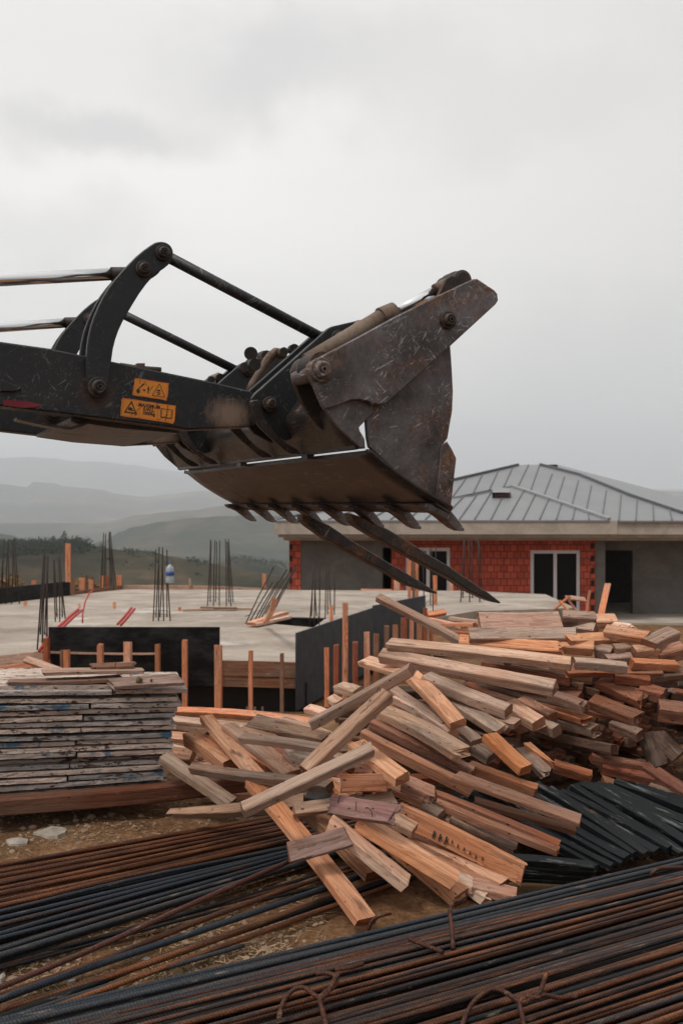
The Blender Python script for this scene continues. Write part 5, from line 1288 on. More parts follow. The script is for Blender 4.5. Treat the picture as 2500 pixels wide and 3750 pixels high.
tim('C4', (185, 895, .32), (325, 975, .27), .06, .03, 'splintered orange wedge below the brown sawn block', -14, (.62, .34, .19), .2, (.008, .03), taper=(1, .5))
tim('C4', (230, 872, .36), (378, 935, .32), .075, .045, 'reddish rounded block right of the splintered wedge', -16, (.40, .21, .14), .35, (.006, .014))
tim('C4', (290, 975, .26), (405, 1030, .23), .06, .04, 'grey cut end above the red stamped plank', -14, (.36, .27, .2), .5)
tim('C3', (905, 228, .53), (1010, 262, .53), .05, .03, 'small pale offcut behind the speckled timber', -20, PALE, .2)
tim('C3', (1085, 105, .66), (1195, 135, .66), .06, .035, 'pale offcut with a black burnt patch above the speckled timber', -20, (.60, .44, .32), .7)
tim('C3', (1040, 170, .61), (1090, 200, .60), .05, .03, 'tiny pale offcut left of the burnt one', -20, PALE, .3)
tim('C3', (820, 500, .42), (945, 530, .42), .055, .05, 'grey white cement stained block behind the thick leaning timber', -20, (.46, .38, .31), .6)
tim('C3', (790, 470, .40), (880, 560, .36), .05, .03, 'white stained lath behind the cement stained block', -10, PALE, .5)
# back row on the soil
tim('C3', (150, 245, .03), (920, 308, .05), .06, .05, 'long orange edged board along the back of the work area', -30, ORANGE, .3)
tim('C3', (90, 288, .06), (560, 335, .06), .07, .03, 'greyish board in front of the long orange edged board', -20, GREY, .4)
tim('C3', (90, 335, .08), (330, 372, .08), .05, .03, 'dark board behind the stack end', -15, DARK, .3)
tim('C3', (70, 385, .09), (240, 400, .09), .08, .03, 'pale orange board behind the stack end', -20, (.56, .30, .18), .3)
tim('C3', (70, 435, .09), (320, 500, .09), .06, .03, 'grey board lying flat behind the stack end', -10, GREY, .4)
tim('C3', (60, 485, .10), (245, 505, .10), .09, .05, 'brown block lying behind the leaning grey plank', -35, (.40, .22, .13), .3)
# dark stamped characters and red paint on the face of the plank on edge
def face_pt(o, fx, fy, lift=.0008):
    d = o.dimensions; return Vector((fx * d.x, (fy - .5) * .085, .0225 + lift))
STAMP = plain('dark_stamp_ink', (.045, .03, .022), .9, var=.4, scale=40); REDW = plain('red_timber_paint', (.34, .055, .035), .85, var=.4, scale=25)
bpy.context.view_layer.update()
bm = bmesh.new()
for i in range(9):
    fx = .30 + i * .047
    if i < 3:
        for (a, b_, c_, d_) in ((0, .45, .012, .8), (.016, .5, .022, .75), (.006, .6, .02, .66)):
            bm.faces.new([bm.verts.new(face_pt(RP, fx + u, w_)) for u, w_ in ((a, b_), (c_, b_ + rnd.uniform(-.04, .04)), (c_ + .003, d_), (a + .002, d_ + rnd.uniform(-.05, .05)))])
    else:
        w_ = rnd.uniform(.35, .6); bm.faces.new([bm.verts.new(face_pt(RP, fx + a, w_ + b_)) for a, b_ in ((0, 0), (.011, .03), (.014, .16), (.004, .2))])
build('stamp_marks', bm, STAMP, RP)
# nails in the plum scrap and battens
for i, (c, x, y, z, dx) in enumerate((('C3', 1078, 765, .36, .3), ('C3', 1182, 800, .365, -.05), ('C3', 1275, 835, .36, -.5))):
    p = at_height(*cr(c, x, y), z); bm = bmesh.new()
    q = PB.matrix_world.inverted()
    tube(bm, [q @ (p + Vector(d)) for d in ((0, 0, -.008), (dx*.008, 0, .012), (dx*.03, -.004, .026), (dx*.045, -.004, .027))], .0016, 5)
    build('nail', bm, NAIL, PB)
for i, (c, x, y, z, lab) in enumerate((('C3', 1215, 432, .56, 'wire loop nailed to the end of the straight grey batten'), ('C3', 1300, 122, .75, 'wire loop on the top of the thick weathered timber'))):
    p = at_height(*cr(c, x, y), z); bm = bmesh.new()
    tube(bm, [p + Vector(d) for d in ((0, 0, -.02), (.003, 0, .005), (.009, 0, .012), (.013, 0, .004), (.012, 0, -.018))], .0018, 5); tag(build('wire_loop', bm, NAIL), lab, 'wire')

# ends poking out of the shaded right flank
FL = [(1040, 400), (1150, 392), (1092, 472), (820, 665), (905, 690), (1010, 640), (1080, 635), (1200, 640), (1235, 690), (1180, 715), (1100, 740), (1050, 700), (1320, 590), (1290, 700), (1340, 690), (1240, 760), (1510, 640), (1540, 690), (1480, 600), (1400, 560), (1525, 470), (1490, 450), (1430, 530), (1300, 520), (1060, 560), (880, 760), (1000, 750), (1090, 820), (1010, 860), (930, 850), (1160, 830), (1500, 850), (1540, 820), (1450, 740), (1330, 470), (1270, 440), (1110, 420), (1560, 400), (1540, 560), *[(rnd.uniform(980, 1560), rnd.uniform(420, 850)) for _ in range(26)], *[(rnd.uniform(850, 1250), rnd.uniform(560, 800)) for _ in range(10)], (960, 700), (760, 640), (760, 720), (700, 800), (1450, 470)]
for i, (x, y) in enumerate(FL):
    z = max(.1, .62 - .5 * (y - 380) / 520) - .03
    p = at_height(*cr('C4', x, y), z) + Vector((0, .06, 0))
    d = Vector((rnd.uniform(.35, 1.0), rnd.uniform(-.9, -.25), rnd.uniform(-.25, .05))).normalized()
    o = plank_obj('timber_offcut', p - d * rnd.uniform(.4, .7), p, rnd.uniform(.04, .072), rnd.uniform(.03, .055), rnd.uniform(-25, 15), rnd.choice([(.14, .07, .04), (.24, .085, .045), (.20, .09, .05), (.24, .17, .13), (.27, .11, .055), DARK, (.10, .06, .04)]), rnd.uniform(.2, .5), (.004, rnd.choice([.005, .006, .014])), 400 + i)  # darkened palette holds the right flank's shade in the boards' colour
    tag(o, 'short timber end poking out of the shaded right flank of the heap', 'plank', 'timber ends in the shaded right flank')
# timbers filling the inside and the back of the heap
for i in range(80):
    X = rnd.uniform(.30, 2.9); Y = rnd.uniform(5.15, 6.9)
    if X < .9: X0 = X; hmax = .42 + .3 * (X - .3)
    else: hmax = .72
    hmax *= 1 - .35 * max(0, (Y - 6.1))
    z = rnd.uniform(.04, max(.08, hmax - .16))
    a = rnd.uniform(-.9, .5); d = Vector((math.cos(a), math.sin(a), rnd.uniform(-.12, .12))); L = rnd.uniform(.5, 1.0)
    o = plank_obj('timber_offcut', Vector((X, Y, z)) - d * L/2, Vector((X, Y, z)) + d * L/2, rnd.uniform(.06, .10), rnd.uniform(.035, .06), rnd.uniform(-20, 20), rnd.choice([(.13, .07, .04), (.20, .075, .04), DARK, (.08, .05, .035)]), .3, (.004, .006), 600 + i, nseg=4)  # palette darkened so gaps in the heap read black, shade put into colour
    tag(o, 'timber lying inside the big heap under the planks on top', 'plank', 'timbers inside the big heap')
for i in range(24):
    x, y = rnd.uniform(250, 1500), rnd.uniform(420, 860)
    if x > 700 and y > 760: continue
    z = .02 + rnd.uniform(.0, .6) * max(.05, .30 - abs(y - 480) * .0004)
    p = at_height(*cr('C3', x, y), z) + Vector((0, .12, 0)); a = rnd.uniform(-1.1, .3); d = Vector((math.cos(a), math.sin(a), rnd.uniform(-.1, .1))); L = rnd.uniform(.35, .7)
    o = plank_obj('timber_offcut', p - d * L/2, p + d * L/2, rnd.uniform(.05, .08), rnd.uniform(.03, .045), rnd.uniform(-20, 20), rnd.choice([BROWN, ORANGE, GREY, RED, FRESH]), .35, (.004, .008), 800 + i, nseg=4)
    tag(o, 'timber lying low inside the left part of the heap', 'plank', 'timbers inside the low left heap')

# ---------------------------------------------------------------- dark painted slats under the heap
def make_slat():
    m, nt, b = mat('dark_painted_slat')
    v = coords(nt)
    n = nz(nt, nd(nt, 'Mapping', {'Vector': v, 'Scale': (3, 20, 20)}).outputs[0], 1.0, 9, .75); f = nz(nt, v, 60, 5, .7)
    col = mix(nt, f, (.003, .004, .005), (.010, .013, .015))
    pt = stepf(nt, n, .565, .60)
    col = mix(nt, mth(nt, 'MULTIPLY', pt, .8), col, mix(nt, f, (.07, .073, .070), (.20, .20, .19)))
    brn = nz(nt, nd(nt, 'Mapping', {'Vector': v, 'Scale': (2, 10, 10)}).outputs[0], 1.0, 6, .7)
    col = mix(nt, mth(nt, 'MULTIPLY', stepf(nt, brn, .62, .68), .7), col, (.16, .085, .05))
    b.inputs['Specular IOR Level'].default_value = .25
    finish(nt, b, col, .55, 0, mth(nt, 'SUBTRACT', f, mth(nt, 'MULTIPLY', pt, .6)), .5, .004); return m
SLATM = make_slat()
def slat(c, a, b_, w_, t, lab, roll=-30):
    global k
    k += 1
    P = [at_height(*cr(c, q[0], q[1]), q[2]) for q in (a, b_)]
    o = plank_obj('painted_slat', P[0], P[1], w_, t, roll, (1, 1, 1), .3, (.004, .004), k, nseg=8, warp=.006, m=SLATM)
    return tag(o, lab, 'slat', 'dark painted slats under the heap')
SL = [((390, 965, 0.180), (1120, 1262, 0.040)), ((470, 950, 0.190), (1165, 1280, 0.045)), ((560, 935, 0.200), (1225, 1275, 0.050)), ((590, 870, 0.220), (1275, 1258, 0.050)), ((700, 900, 0.210), (1300, 1235, 0.065)), ((780, 890, 0.220), (1335, 1218, 0.070)),
      ((860, 880, 0.220), (1385, 1215, 0.070)), ((930, 905, 0.210), (1440, 1205, 0.065)), ((1000, 920, 0.200), (1500, 1190, 0.070)), ((1040, 890, 0.210), (1555, 1212, 0.050)), ((1090, 880, 0.210), (1600, 1170, 0.070)), ((1150, 880, 0.210), (1640, 1130, 0.080)),
      ((1200, 890, 0.200), (1700, 1110, 0.080)), ((1240, 870, 0.210), (1740, 1060, 0.100)), ((1280, 890, 0.190), (1800, 1040, 0.100)), ((1340, 890, 0.190), (1850, 1020, 0.100))]
names_ = ['leftmost dark slat, just right of the thin red sticks', 'dark slat second from the thin red sticks', 'dark slat third from the thin red sticks', 'dark slat fourth from the thin red sticks, with pale scuffs', 'dark slat fifth from the thin red sticks', 'dark slat sixth from the thin red sticks',
          'dark slat seventh from the thin red sticks', 'dark slat eighth from the thin red sticks', 'dark slat ninth from the thin red sticks', 'dark slat reaching closest to the rebar at the right edge', 'dark slat sixth from the topmost of the fan', 'dark slat fifth from the topmost of the fan', 'dark slat fourth from the topmost of the fan', 'dark slat third from the topmost of the fan', 'dark slat second from the topmost of the fan', 'topmost dark slat of the fan at the right edge']
for (a, b_), n in zip(SL, names_): slat('C4', a, b_, .046, .028, n, rnd.uniform(-22, 8))
for i, (y0, y1, n) in enumerate(((1238, 1272, 'top slat of the small level bundle beside the red stamped plank'), (1268, 1292, 'second slat of the small level bundle beside the red stamped plank'), (1298, 1318, 'third slat of the small level bundle beside the red stamped plank'), (1330, 1345, 'lowest slat of the small level bundle beside the red stamped plank'))):
    slat('C4', (720, y0 - 8, .12 - .026*i), (1138, y1, .10 - .024*i), .038, .018, n, -22)
for j in range(len(SL) - 1):
    for t in (.33, .66):
        (a0, b0), (a1, b1) = SL[j], SL[j + 1]
        a = [u + (w_ - u) * t + rnd.uniform(-6, 6) for u, w_ in zip(a0[:2], a1[:2])] + [(a0[2] + a1[2]) / 2 - rnd.uniform(.025, .045)]
        b_ = [u + (w_ - u) * t + rnd.uniform(-22, 10) for u, w_ in zip(b0[:2], b1[:2])] + [(b0[2] + b1[2]) / 2 - rnd.uniform(.008, .014)]
        slat('C4', a, b_, .038, .018, 'dark slat squeezed between the more visible slats of the fan', rnd.uniform(-30, -5))
for i in range(10):
    x = 700 + i*85
    slat('C4', (x - 330, 930 + i*4, .14), (x + 330, 1205 - i*8, .03), .05, .018, 'dark slat buried under the fan of slats', -20)

# ---------------------------------------------------------------- reinforcing bars
def rebar(pts, r, tint, rust, lab, group, ext0=0.0, ext1=0.0):
    P = [Vector(p) for p in pts]
    P.insert(0, P[0] - (P[1] - P[0]).normalized() * ext0); P.append(P[-1] + (P[-1] - P[-2]).normalized() * ext1)
    a = (P[-1] - P[0]); L = a.length; a.normalize(); s = Vector((-a.y, a.x, 0)).normalized(); n = a.cross(s)
    M_ = Matrix(((a.x, s.x, n.x, P[0].x), (a.y, s.y, n.y, P[0].y), (a.z, s.z, n.z, P[0].z), (0, 0, 0, 1)))
    q = [M_.inverted() @ p for p in P]
    fine = []
    for u, w_ in zip(q, q[1:]):
        m = max(1, int((w_ - u).length / .12)); fine += [u.lerp(w_, i / m) for i in range(m)]
    fine.append(q[-1])
    # soften the kinks
    for _ in range(3):
        fine = [fine[0]] + [(fine[i-1] + fine[i]*2 + fine[i+1]) / 4 for i in range(1, len(fine) - 1)] + [fine[-1]]
    ph = rnd.uniform(0, 9); amp = rnd.uniform(.001, .004)
    fine = [p + Vector((0, amp * math.sin(p.x * 1.7 + ph), .3 * amp * math.sin(p.x * 2.3 + ph))) for p in fine]
    bm = bmesh.new(); tube(bm, fine, r, 10)
    o = build('reinforcing_bar', bm, REBAR); o.matrix_world = M_; o.color = (*tint, rust)
    return tag(o, lab, 'rebar', group)
BLU, STL, DRK = (.030, .037, .047), (.042, .045, .050), (.010, .011, .013)
def lbar(c, pts, r, tint, rust, lab, group='bars of the left bundle', z=.03, e0=1.2, e1=.8):
    return rebar([at_height(*cr(c, x, y), z) for x, y in pts], r, tint, rust, lab, group, e0, e1)
# left bundle: rusty upper part
for i in range(15):
    t = i / 14
    y0, y1 = 272 + t * 195 + rnd.uniform(-5, 5), 54 + t * 128 + rnd.uniform(-4, 4)
    lbar('C5', [(0, y0 + rnd.uniform(-4, 4)), (620, (y0 + y1)/2 + rnd.uniform(-5, 2)), (1240, y1 + rnd.uniform(-3, 3))], rnd.choice([.0095, .0105, .0085]), (.06, .04, .035), rnd.uniform(.85, 1.0), 'rust brown bar along the soil side of the left rebar bundle', 'rusty bars of the left bundle', .05 - .015 * (i % 2))
for i in range(21):
    t = i / 20
    y0, y1 = 480 + t * 230, 192 + t * 100
    lbar('C5', [(0, y0 + rnd.uniform(-14, 14)), (640, (y0 + y1)/2 + rnd.uniform(-10, 12)), (1310, y1 + rnd.uniform(-9, 9))], rnd.choice([.0105, .0112, .0085, .0075]), rnd.choice([BLU, STL, BLU, DRK]), rnd.choice([.25, .38, .48, .55]), 'blue grey bar in the middle of the left rebar bundle', 'blue grey bars of the left bundle', .055 - .018 * (i % 3))
for i in range(12):
    t = i / 11
    lbar('C5', [(0, 300 + t*380), (1270, 90 + t*190)], .010, DRK, .6, 'dark bar in the lower layer of the left rebar bundle', 'dark bars low in the left bundle', .014)
lbar('C5', [(-60, 862), (400, 676), (500, 628), (900, 440), (1322, 258)], .0095, (.09, .035, .028), .55, 'red brown bar crossing over the left rebar bundle to the plum board', z=.085, e1=.0, e0=.8)
lbar('C5', [(0, 752), (560, 600), (1000, 478), (1470, 372)], .0055, DRK, .3, 'thin dark bar below the red brown crossing bar', z=.02)
lbar('C5', [(0, 715), (500, 600), (1440, 330)], .008, DRK, .5, 'dark bar lying between bundle and crossing bar', z=.025)
lbar('C5', [(0, 735), (700, 540), (1420, 352)], .007, (.05, .035, .03), .8, 'thin rusty bar lying between bundle and crossing bar', z=.02)
lbar('C5', [(0, 872), (420, 735), (860, 545), (1350, 372)], .0105, (.08, .045, .03), .75, 'brown bar on the soil right of the red brown crossing bar', z=.025)
lbar('C5', [(0, 893), (240, 800), (620, 680), (900, 588), (1480, 385)], .0115, BLU, .22, 'clean blue grey bar alone on the soil', z=.03)
lbar('C5', [(0, 938), (350, 832), (640, 745), (1000, 610), (1510, 425)], .0115, (.14, .07, .03), .8, 'orange rust bar next to the clean blue grey bar', z=.028)
lbar('C5', [(0, 978), (300, 880), (740, 690), (1100, 580), (1540, 428)], .0115, DRK, .35, 'dark blue bar half under the orange rust bar', z=.022)
lbar('C5', [(0, 1020), (320, 905), (1535, 462)], .0095, (.08, .045, .03), .9, 'reddish brown bar ending under the lone orange plank', z=.022)
lbar('C5', [(100, 955), (500, 822), (1120, 642)], .0078, STL, .35, 'thin short grey bar nearest the bare soil strip', z=.02, e0=.5, e1=0)
# right bundle
A0, A1 = at_height(1250, 3442, .085), at_height(2500, 3143, .085)
dr = (A1 - A0).normalized(); nr = Vector((dr.y, -dr.x, 0))
nb = 52
for i in range(nb):
    off = i * .0203 - .012 + rnd.uniform(-.006, .006)
    r = rnd.choice([.0078, .0086, .0094, .0066])
    if i < 7: tint, ru, lab, gp = rnd.choice([BLU, STL, BLU]), rnd.choice([.2, .35, .5, .62]), 'blue grey bar on the heap side of the big right rebar bundle', 'blue grey bars of the right bundle'
    else: tint, ru, lab, gp = rnd.choice([DRK, DRK, (.05, .036, .03), (.036, .026, .023), (.030, .034, .040)]), rnd.choice([.5, .65, .75, .85, .95]), 'rust streaked bar in the big right rebar bundle', 'rust streaked bars of the right bundle'
    z = .085 + rnd.uniform(-.014, .012) + (.006 if i % 2 else -.004); sk = rnd.uniform(-.022, .022)
    c = A0 + nr * off; c.z = z
    rebar([c - dr * 1.35 + nr * sk, c + dr * .2 + Vector((0, 0, rnd.uniform(-.004, .004))), c + dr * 1.6 - nr * sk], r, tint, ru, lab, gp, .3, rnd.uniform(.5, .9))
for lay in (0, 1):
    for i in range(34):
        c = A0 + nr * (i * .031 - .02 + lay * .012 + rnd.uniform(-.005, .005)); c.z = .058 - lay * .024 + rnd.uniform(-.004, .004)
        sk = rnd.uniform(-.02, .02)
        rebar([c - dr * 1.35 + nr * sk, c + dr * 1.6 - nr * sk], .009, rnd.choice([DRK, (.02, .014, .012)]), rnd.uniform(.1, .45), 'dark bar in the lower layers of the big right rebar bundle', 'bars low in the right bundle', .3, .6)  # lower layers tinted darker, painting the shade in the gaps between bars
# ties and hooks
def tie(c, paths, lab, cat='wire tie', r=.0068, zs=(.12, .15), sub='tie_strand'):
    e = None
    for j, pts in enumerate(paths):
        n = len(pts); P = [at_height(*cr(c, p[0], p[1]), p[2] if len(p) > 2 else zs[0] + (zs[1] - zs[0]) * math.sin(math.pi * i / max(1, n - 1))) for i, p in enumerate(pts)]
        if e is None: base = P[0].copy(); e = empty('wire_tie', base, lab, cat)
        Q = [(p.x - base.x, p.y - base.y) for p in P]; Q3 = [p - base for p in P]
        f = []
        for i in range(n - 1):
            a, b_, c_, d = Q3[max(i-1, 0)], Q3[i], Q3[i+1], Q3[min(i+2, n-1)]
            for s in range(6):
                t = s / 6; f.append(.5 * ((2*b_) + (c_ - a)*t + (2*a - 5*b_ + 4*c_ - d)*t*t + (3*b_ - a - 3*c_ + d)*t**3))
        f.append(Q3[-1])
        bm = bmesh.new(); tube(bm, f, r, 8); o = build(sub, bm, REBAR, e); o.color = (.055, .02, .013, .62)
    return e
tie('C6', [[(540, 990, .09), (575, 890, .10), (620, 825, .125), (690, 782, .145), (750, 795, .15), (818, 838, .14), (868, 828, .145), (905, 800, .15), (930, 740, .17), (942, 702, .185)], [(845, 1000, .10), (828, 900, .12), (818, 842, .14), (850, 815, .15), (890, 822, .145), (930, 808, .14), (1000, 820, .13), (1082, 812, .125)]], 'twisted rusty wire tie with a loop on the front of the right rebar bundle')
tie('C5', [[(1278, 990, .09), (1300, 905, .115), (1350, 845, .14), (1400, 838, .145), (1440, 868, .14), (1475, 885, .135), (1510, 850, .145), (1535, 800, .16), (1555, 770, .16)], [(1500, 1020, .10), (1480, 940, .12), (1470, 890, .135), (1495, 855, .145), (1530, 835, .145), (1545, 790, .15), (1500, 770, .15), (1455, 775, .14)]], 'twisted rusty wire tie at the left end of the right rebar bundle')
tie('C6', [[(512, 600, .09), (506, 500, .135), (498, 425, .17), (512, 382, .185), (545, 372, .185), (566, 348, .19)]], 'rusty hooked bar standing up out of the right rebar bundle', 'hook', .0075, sub='hooked_bar')
tie('C6', [[(312, 552, .11), (390, 582, .112), (466, 612, .11)]], 'short rusty bar piece lying across the right rebar bundle', 'bar piece', .007, sub='bar_piece')
tie('C6', [[(122, 508, .03), (140, 468, .06), (175, 443, .075), (226, 430, .08)]], 'small rusty hook beside the end of the lone orange plank', 'hook', .0075, sub='hooked_bar')
tie('C6', [[(1416, 258, .09), (1440, 232, .115), (1480, 224, .12), (1568, 222, .12), (1640, 226, .11)]], 'rusty wire hook on the right rebar bundle near the dark slats', 'hook', .0075, sub='hooked_bar')
tie('C6', [[(-30, 690, .11), (40, 680, .112), (100, 664, .115)]], 'stubby rusty bar piece at the left edge of the right bundle', 'bar piece', .007, sub='bar_piece')

# ---------------------------------------------------------------- soil litter
def scatter_area():
    while True:
        x, y = rnd.uniform(0, 1500), rnd.uniform(-10, 1000)
        p = at_height(*cr('C5', x, y), 0)
        if p.y < 6.5: return p
bm = bmesh.new()
def pebble(bm, p, s, seed):
    g = bmesh.ops.create_icosphere(bm, subdivisions=1, radius=1)['verts']
    ax = Vector((rnd.uniform(.7, 1.3), rnd.uniform(.7, 1.3), rnd.uniform(.5, .9)))
    rot = Matrix.Rotation(rnd.uniform(0, 6.3), 3, 'Z') @ Matrix.Rotation(rnd.uniform(-.5, .5), 3, 'X')
    for v in g:
        f = 1 + .35 * noise.noise(v.co * 1.7 + Vector((seed * 1.3, seed, 0)))
        v.co = rot @ Vector((v.co.x * ax.x * f * s, v.co.y * ax.y * f * s, v.co.z * ax.z * f * s)) + p
for i in range(3600):
    p = scatter_area(); pebble(bm, Vector((p.x, p.y, ground_z(p.x, p.y) + .001)), .0022 + .0125 * rnd.random() ** 3.5, i)
tag(build('gravel', bm, STONE), kind='stuff')
STRAW = plain('dry_straw', (.34, .235, .14), .9, var=.6, scale=30)
bm = bmesh.new()
for i in range(5200):
    p = scatter_area()
    if noise.noise(Vector((p.x * 2.2, p.y * 2.2, 1))) < -.05 and rnd.random() < .75: continue
    z = ground_z(p.x, p.y) + rnd.uniform(.002, .010); a = rnd.uniform(0, 6.3); L = rnd.uniform(.015, .065); c = rnd.uniform(-.4, .4)
    d = Vector((math.cos(a), math.sin(a), rnd.uniform(-.12, .12))); s = Vector((-d.y, d.x, .3)) * rnd.uniform(.0008, .0020)
    q0 = Vector((p.x, p.y, z)); q1 = q0 + d * L * .5 + s * c * 6; q2 = q0 + d * L
    v = [bm.verts.new(w_) for w_ in (q0 - s, q1 - s, q2, q1 + s, q0 + s)]; bm.faces.new(v)
tag(build('dry_grass', bm, STRAW), kind='stuff')
GREEN = plain('weed_green', (.060, .085, .022), .8, var=.5, scale=30)
bm = bmesh.new()
for (x, y, n, sp_) in ((385, 362, 60, .07), (260, 830, 70, .08), (800, 770, 70, .09), (985, 658, 40, .06), (170, 990, 60, .12), (610, 890, 40, .09), (1010, 225, 30, .06), (330, 690, 40, .08), (860, 690, 40, .1), (120, 300, 30, .1), (1500, 240, 30, .06)):
    c = at_height(*cr('C5', x, y), 0)
    for i in range(n):
        p = Vector((c.x + rnd.gauss(0, sp_ * .5), c.y + rnd.gauss(0, sp_ * .5), 0)); p.z = ground_z(p.x, p.y)
        a = rnd.uniform(0, 6.3); d = Vector((math.cos(a), math.sin(a), 0)); L = rnd.uniform(.012, .04); s = Vector((-d.y, d.x, 0)) * rnd.uniform(.001, .0024)
        v = [bm.verts.new(w_) for w_ in (p - s, p + d * L * .4 + Vector((0, 0, L * .5)) - s, p + d * L + Vector((0, 0, L * .45)), p + d * L * .4 + Vector((0, 0, L * .5)) + s, p + s)]; bm.faces.new(v)
tag(build('grass', bm, GREEN), kind='stuff')
def chunk(c, pts, h, lab, seed, m=PALES):
    P = [at_height(*cr(c, x, y), 0) for x, y in pts]
    bm = bmesh.new()
    z0 = [ground_z(p.x, p.y) for p in P]
    a = [bm.verts.new((p.x, p.y, z - .01)) for p, z in zip(P, z0)]; cx = sum((p for p in P), Vector()) / len(P)
    b_ = [bm.verts.new((p.x * .93 + cx.x * .07, p.y * .93 + cx.y * .07, z + h * rnd.uniform(.7, 1.2))) for p, z in zip(P, z0)]
    cv = bm.verts.new((cx.x, cx.y, max(z0) + h * 1.15))
    for i in range(len(a)):
        j = (i + 1) % len(a); bm.faces.new((a[i], a[j], b_[j], b_[i])); bm.faces.new((b_[i], b_[j], cv))
    tag(build('concrete_chunk', bm, m), lab, 'rubble', 'rubble on the soil')
chunk('C2', [(205, 1302), (260, 1285), (330, 1275), (400, 1276), (436, 1295), (420, 1318), (370, 1340), (300, 1338), (262, 1318)], .012, 'flat pale concrete scrap, larger of the two on the soil below the stack', 1)
chunk('C2', [(36, 1352), (70, 1335), (130, 1340), (186, 1348), (180, 1370), (120, 1378), (60, 1374)], .012, 'flat pale concrete scrap, smaller of the two on the soil below the stack', 2)
chunk('C5', [(304, 800), (330, 788), (352, 794), (345, 810), (312, 814)], .012, 'pale stone chip beside a weed tuft and the blue grey bar', 3)
chunk('C5', [(-10, 800), (20, 768), (28, 782), (8, 812)], .02, 'upright pale chip at the end of the red brown bar', 4)
chunk('C5', [(462, 925), (480, 908), (498, 918), (490, 938), (468, 940)], .016, 'pale grey stone near the right rebar bundle', 5)
chunk('C5', [(655, 705), (670, 690), (690, 695), (692, 710), (668, 715)], .014, 'rounded pinkish stone beside the dark blue bar', 6)
chunk('C5', [(28, 790), (50, 776), (84, 778), (88, 792), (50, 800)], .014, 'brownish flat stone beside the upright pale chip', 7, STONE)
for i, (x, y, s, lab) in enumerate(((580, 1222, .022, 'round brown stone in the row of stones before the stack'), (710, 1198, .02, 'flat brown stone nearest the pointed rotten timber'), (360, 1232, .018, 'brown stone behind the larger concrete scrap'), (210, 1268, .02, 'dark brown stone left of the larger concrete scrap'), (485, 1236, .016, 'small pale stone between the round stones'), (900, 1200, .016, 'reddish stone close to the pointed rotten timber'), (148, 1270, .018, 'grey brown stone above the smaller concrete scrap'), (545, 1300, .02, 'flat pale stone right of the larger concrete scrap'))):
    p = at_height(*cr('C2', x, y), 0); lump('stone', Vector((p.x, p.y, ground_z(p.x, p.y) + s * .35)), s, s * .8, s * .6, STONE, lab, 'stone', 20 + i, 'stones on the soil')

# ---------------------------------------------------------------- far trees and village
LEAF = plain('dark_conifer', (.022, .034, .018), .9, var=.5, scale=1.5); LEAF.node_tree.nodes['Principled BSDF'].inputs['Specular IOR Level'].default_value = .1
def crown(bm, p, h, w_, n, rr):
    for i in range(n):
        t = rr.random(); rad = w_ * (1 - t) ** .8 * rr.uniform(.2, 1); a = rr.uniform(0, 6.3)
        c = p + Vector((rad * math.cos(a), rad * math.sin(a), h * (.12 + .88 * t))); s = w_ * rr.uniform(.2, .45) * (1.1 - .6 * t)
        v = [bm.verts.new(c + Vector((rr.uniform(-s, s), rr.uniform(-s, s), rr.uniform(-s, s) * .8))) for _ in range(4)]
        bm.faces.new(v[:3]); bm.faces.new(v[1:])
rr = random.Random(4)
def crest_at(px, crest):
    for a, b_ in zip(crest, crest[1:]):
        if a[0] <= px <= b_[0]: return a[1] + (b_[1] - a[1]) * (px - a[0]) / (b_[0] - a[0])
bm = bmesh.new()
for i in range(1500):
    x = rr.uniform(-60, 480); t = rr.random() ** 1.4
    y = (crest_at(max(0, x), R1)) + 4 + t * (62 - .05 * max(0, x))
    if rr.random() < (x - 330) / 200: continue
    Y = 520 - 150 * t * .9
    p = at_depth(*cr('H', x, y), Y); crown(bm, p, rr.uniform(3, 5.5), rr.uniform(1.6, 2.8), 10, rr)
for i in range(260):
    x = rr.uniform(380, 1100); t = rr.random() ** 3.2; y = crest_at(x, R1) + 2 + t * 80
    if noise.noise(Vector((x * .012, y * .02, 5))) < .02: continue
    p = at_depth(*cr('H', x, y), 520 - 140 * t); crown(bm, p, rr.uniform(1.0, 2.6), rr.uniform(1.4, 2.8), 9, rr)
for i in range(260):
    x = rr.uniform(1180, 1500); y = {0: 562}.get(0) + abs(x - 1255) * .16 + rr.random() ** 2 * 35
    p = at_depth(*cr('H', x, y), 900 - 60 * rr.random()); crown(bm, p, rr.uniform(3, 6), rr.uniform(2, 4), 6, rr)
tag(build('distant_wood', bm, LEAF), kind='stuff')
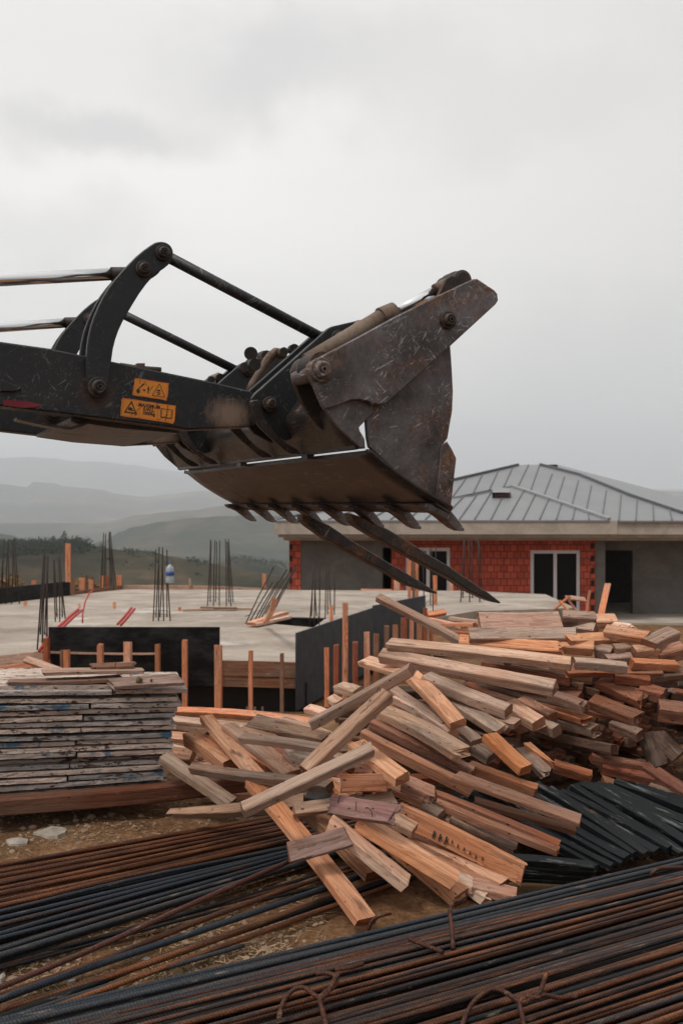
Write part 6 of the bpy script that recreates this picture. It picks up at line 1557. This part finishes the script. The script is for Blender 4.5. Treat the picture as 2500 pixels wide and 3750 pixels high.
for x, y, h, lab in ((280, 486, 9, 'small conifer on the near ridge left of the lone orange post'), (338, 480, 12, 'tall conifer on the near ridge behind the lone orange post'), (402, 486, 9, 'round conifer on the near ridge right of the lone orange post'), (215, 492, 8, 'low conifer farthest left on the near ridge skyline')):
    p = at_depth(*cr('H', x, y + 14), 505); e = empty('conifer_tree', p - Vector((0, 0, 1)), lab, 'tree', 'trees on the near ridge')
    bm = bmesh.new(); crown(bm, Vector((0, 0, 1)), h * .62, h * .26, 60, rr); build('crown', bm, LEAF, e)
    bm = bmesh.new(); tube(bm, [(0, 0, -1), (0, 0, h * .5)], [.3, .1], 6); build('trunk', bm, NAIL, e)
TOWN = plain('pale_village_wall', (.55, .50, .45), .9, var=.2); TROOF = plain('village_roof', (.26, .12, .08), .9)
proto = None
for i in range(60):
    x = rr.gauss(120, 85); y = 405 + rr.random() * 80 - abs(x - 120) * .05
    if not -20 < x < 300: continue
    p = at_depth(*cr('H', x, y), 3900 + (485 - y) * 8)
    if proto is None:
        bm = bmesh.new(); box(bm, (-1, -.8, -1.5), (1, .8, 1))
        bm2 = [(-1.1, -.9, 1), (1.1, -.9, 1), (1.1, .9, 1), (-1.1, .9, 1), (-1, 0, 1.6), (1, 0, 1.6)]
        v = [bm.verts.new(q) for q in bm2]
        for f in ((0, 1, 5, 4), (2, 3, 4, 5), (1, 2, 5), (3, 0, 4)): bm.faces.new([v[j] for j in f]).material_index = 1
        o = proto = build('village_house', bm, [TOWN, TROOF])
    else:
        o = proto.copy(); COL.objects.link(o)
    o.location = p; s = rr.uniform(4, 8); o.scale = (s * rr.uniform(.9, 1.6), s, s); o.rotation_euler = (0, 0, rr.uniform(-.5, .5))
    tag(o, 'tiny pale house in the hazy village on the far hillside', 'house', 'houses of the hazy village')
# dry bushes and a white roof beyond the slab
SCRUB = plain('dry_scrub', (.20, .13, .06), .9, var=.5, scale=2)
for j, (x0, x1, y0, y1, Y, lab) in enumerate(((330, 460, 572, 640, 29, 'dry orange brown scrub behind the far left slab corner'), (0, 110, 560, 625, 30, 'dry yellow scrub beyond the black upstand'))):
    bm = bmesh.new()
    for i in range(420):
        x = rr.uniform(x0, x1); y = y1 - (y1 - y0) * rr.random() ** 1.5 * (1 - .8 * ((x - (x0 + x1) / 2) / ((x1 - x0) / 2)) ** 2)
        p = at_depth(*cr('BG', x, y), Y + rr.uniform(-.5, .5)); s = rr.uniform(.04, .12)
        v = [bm.verts.new(p + Vector((rr.uniform(-s, s), rr.uniform(-s, s), rr.uniform(-s, s)))) for _ in range(3)]; bm.faces.new(v)
    tag(build('dry_bush', bm, SCRUB), lab, 'bush')
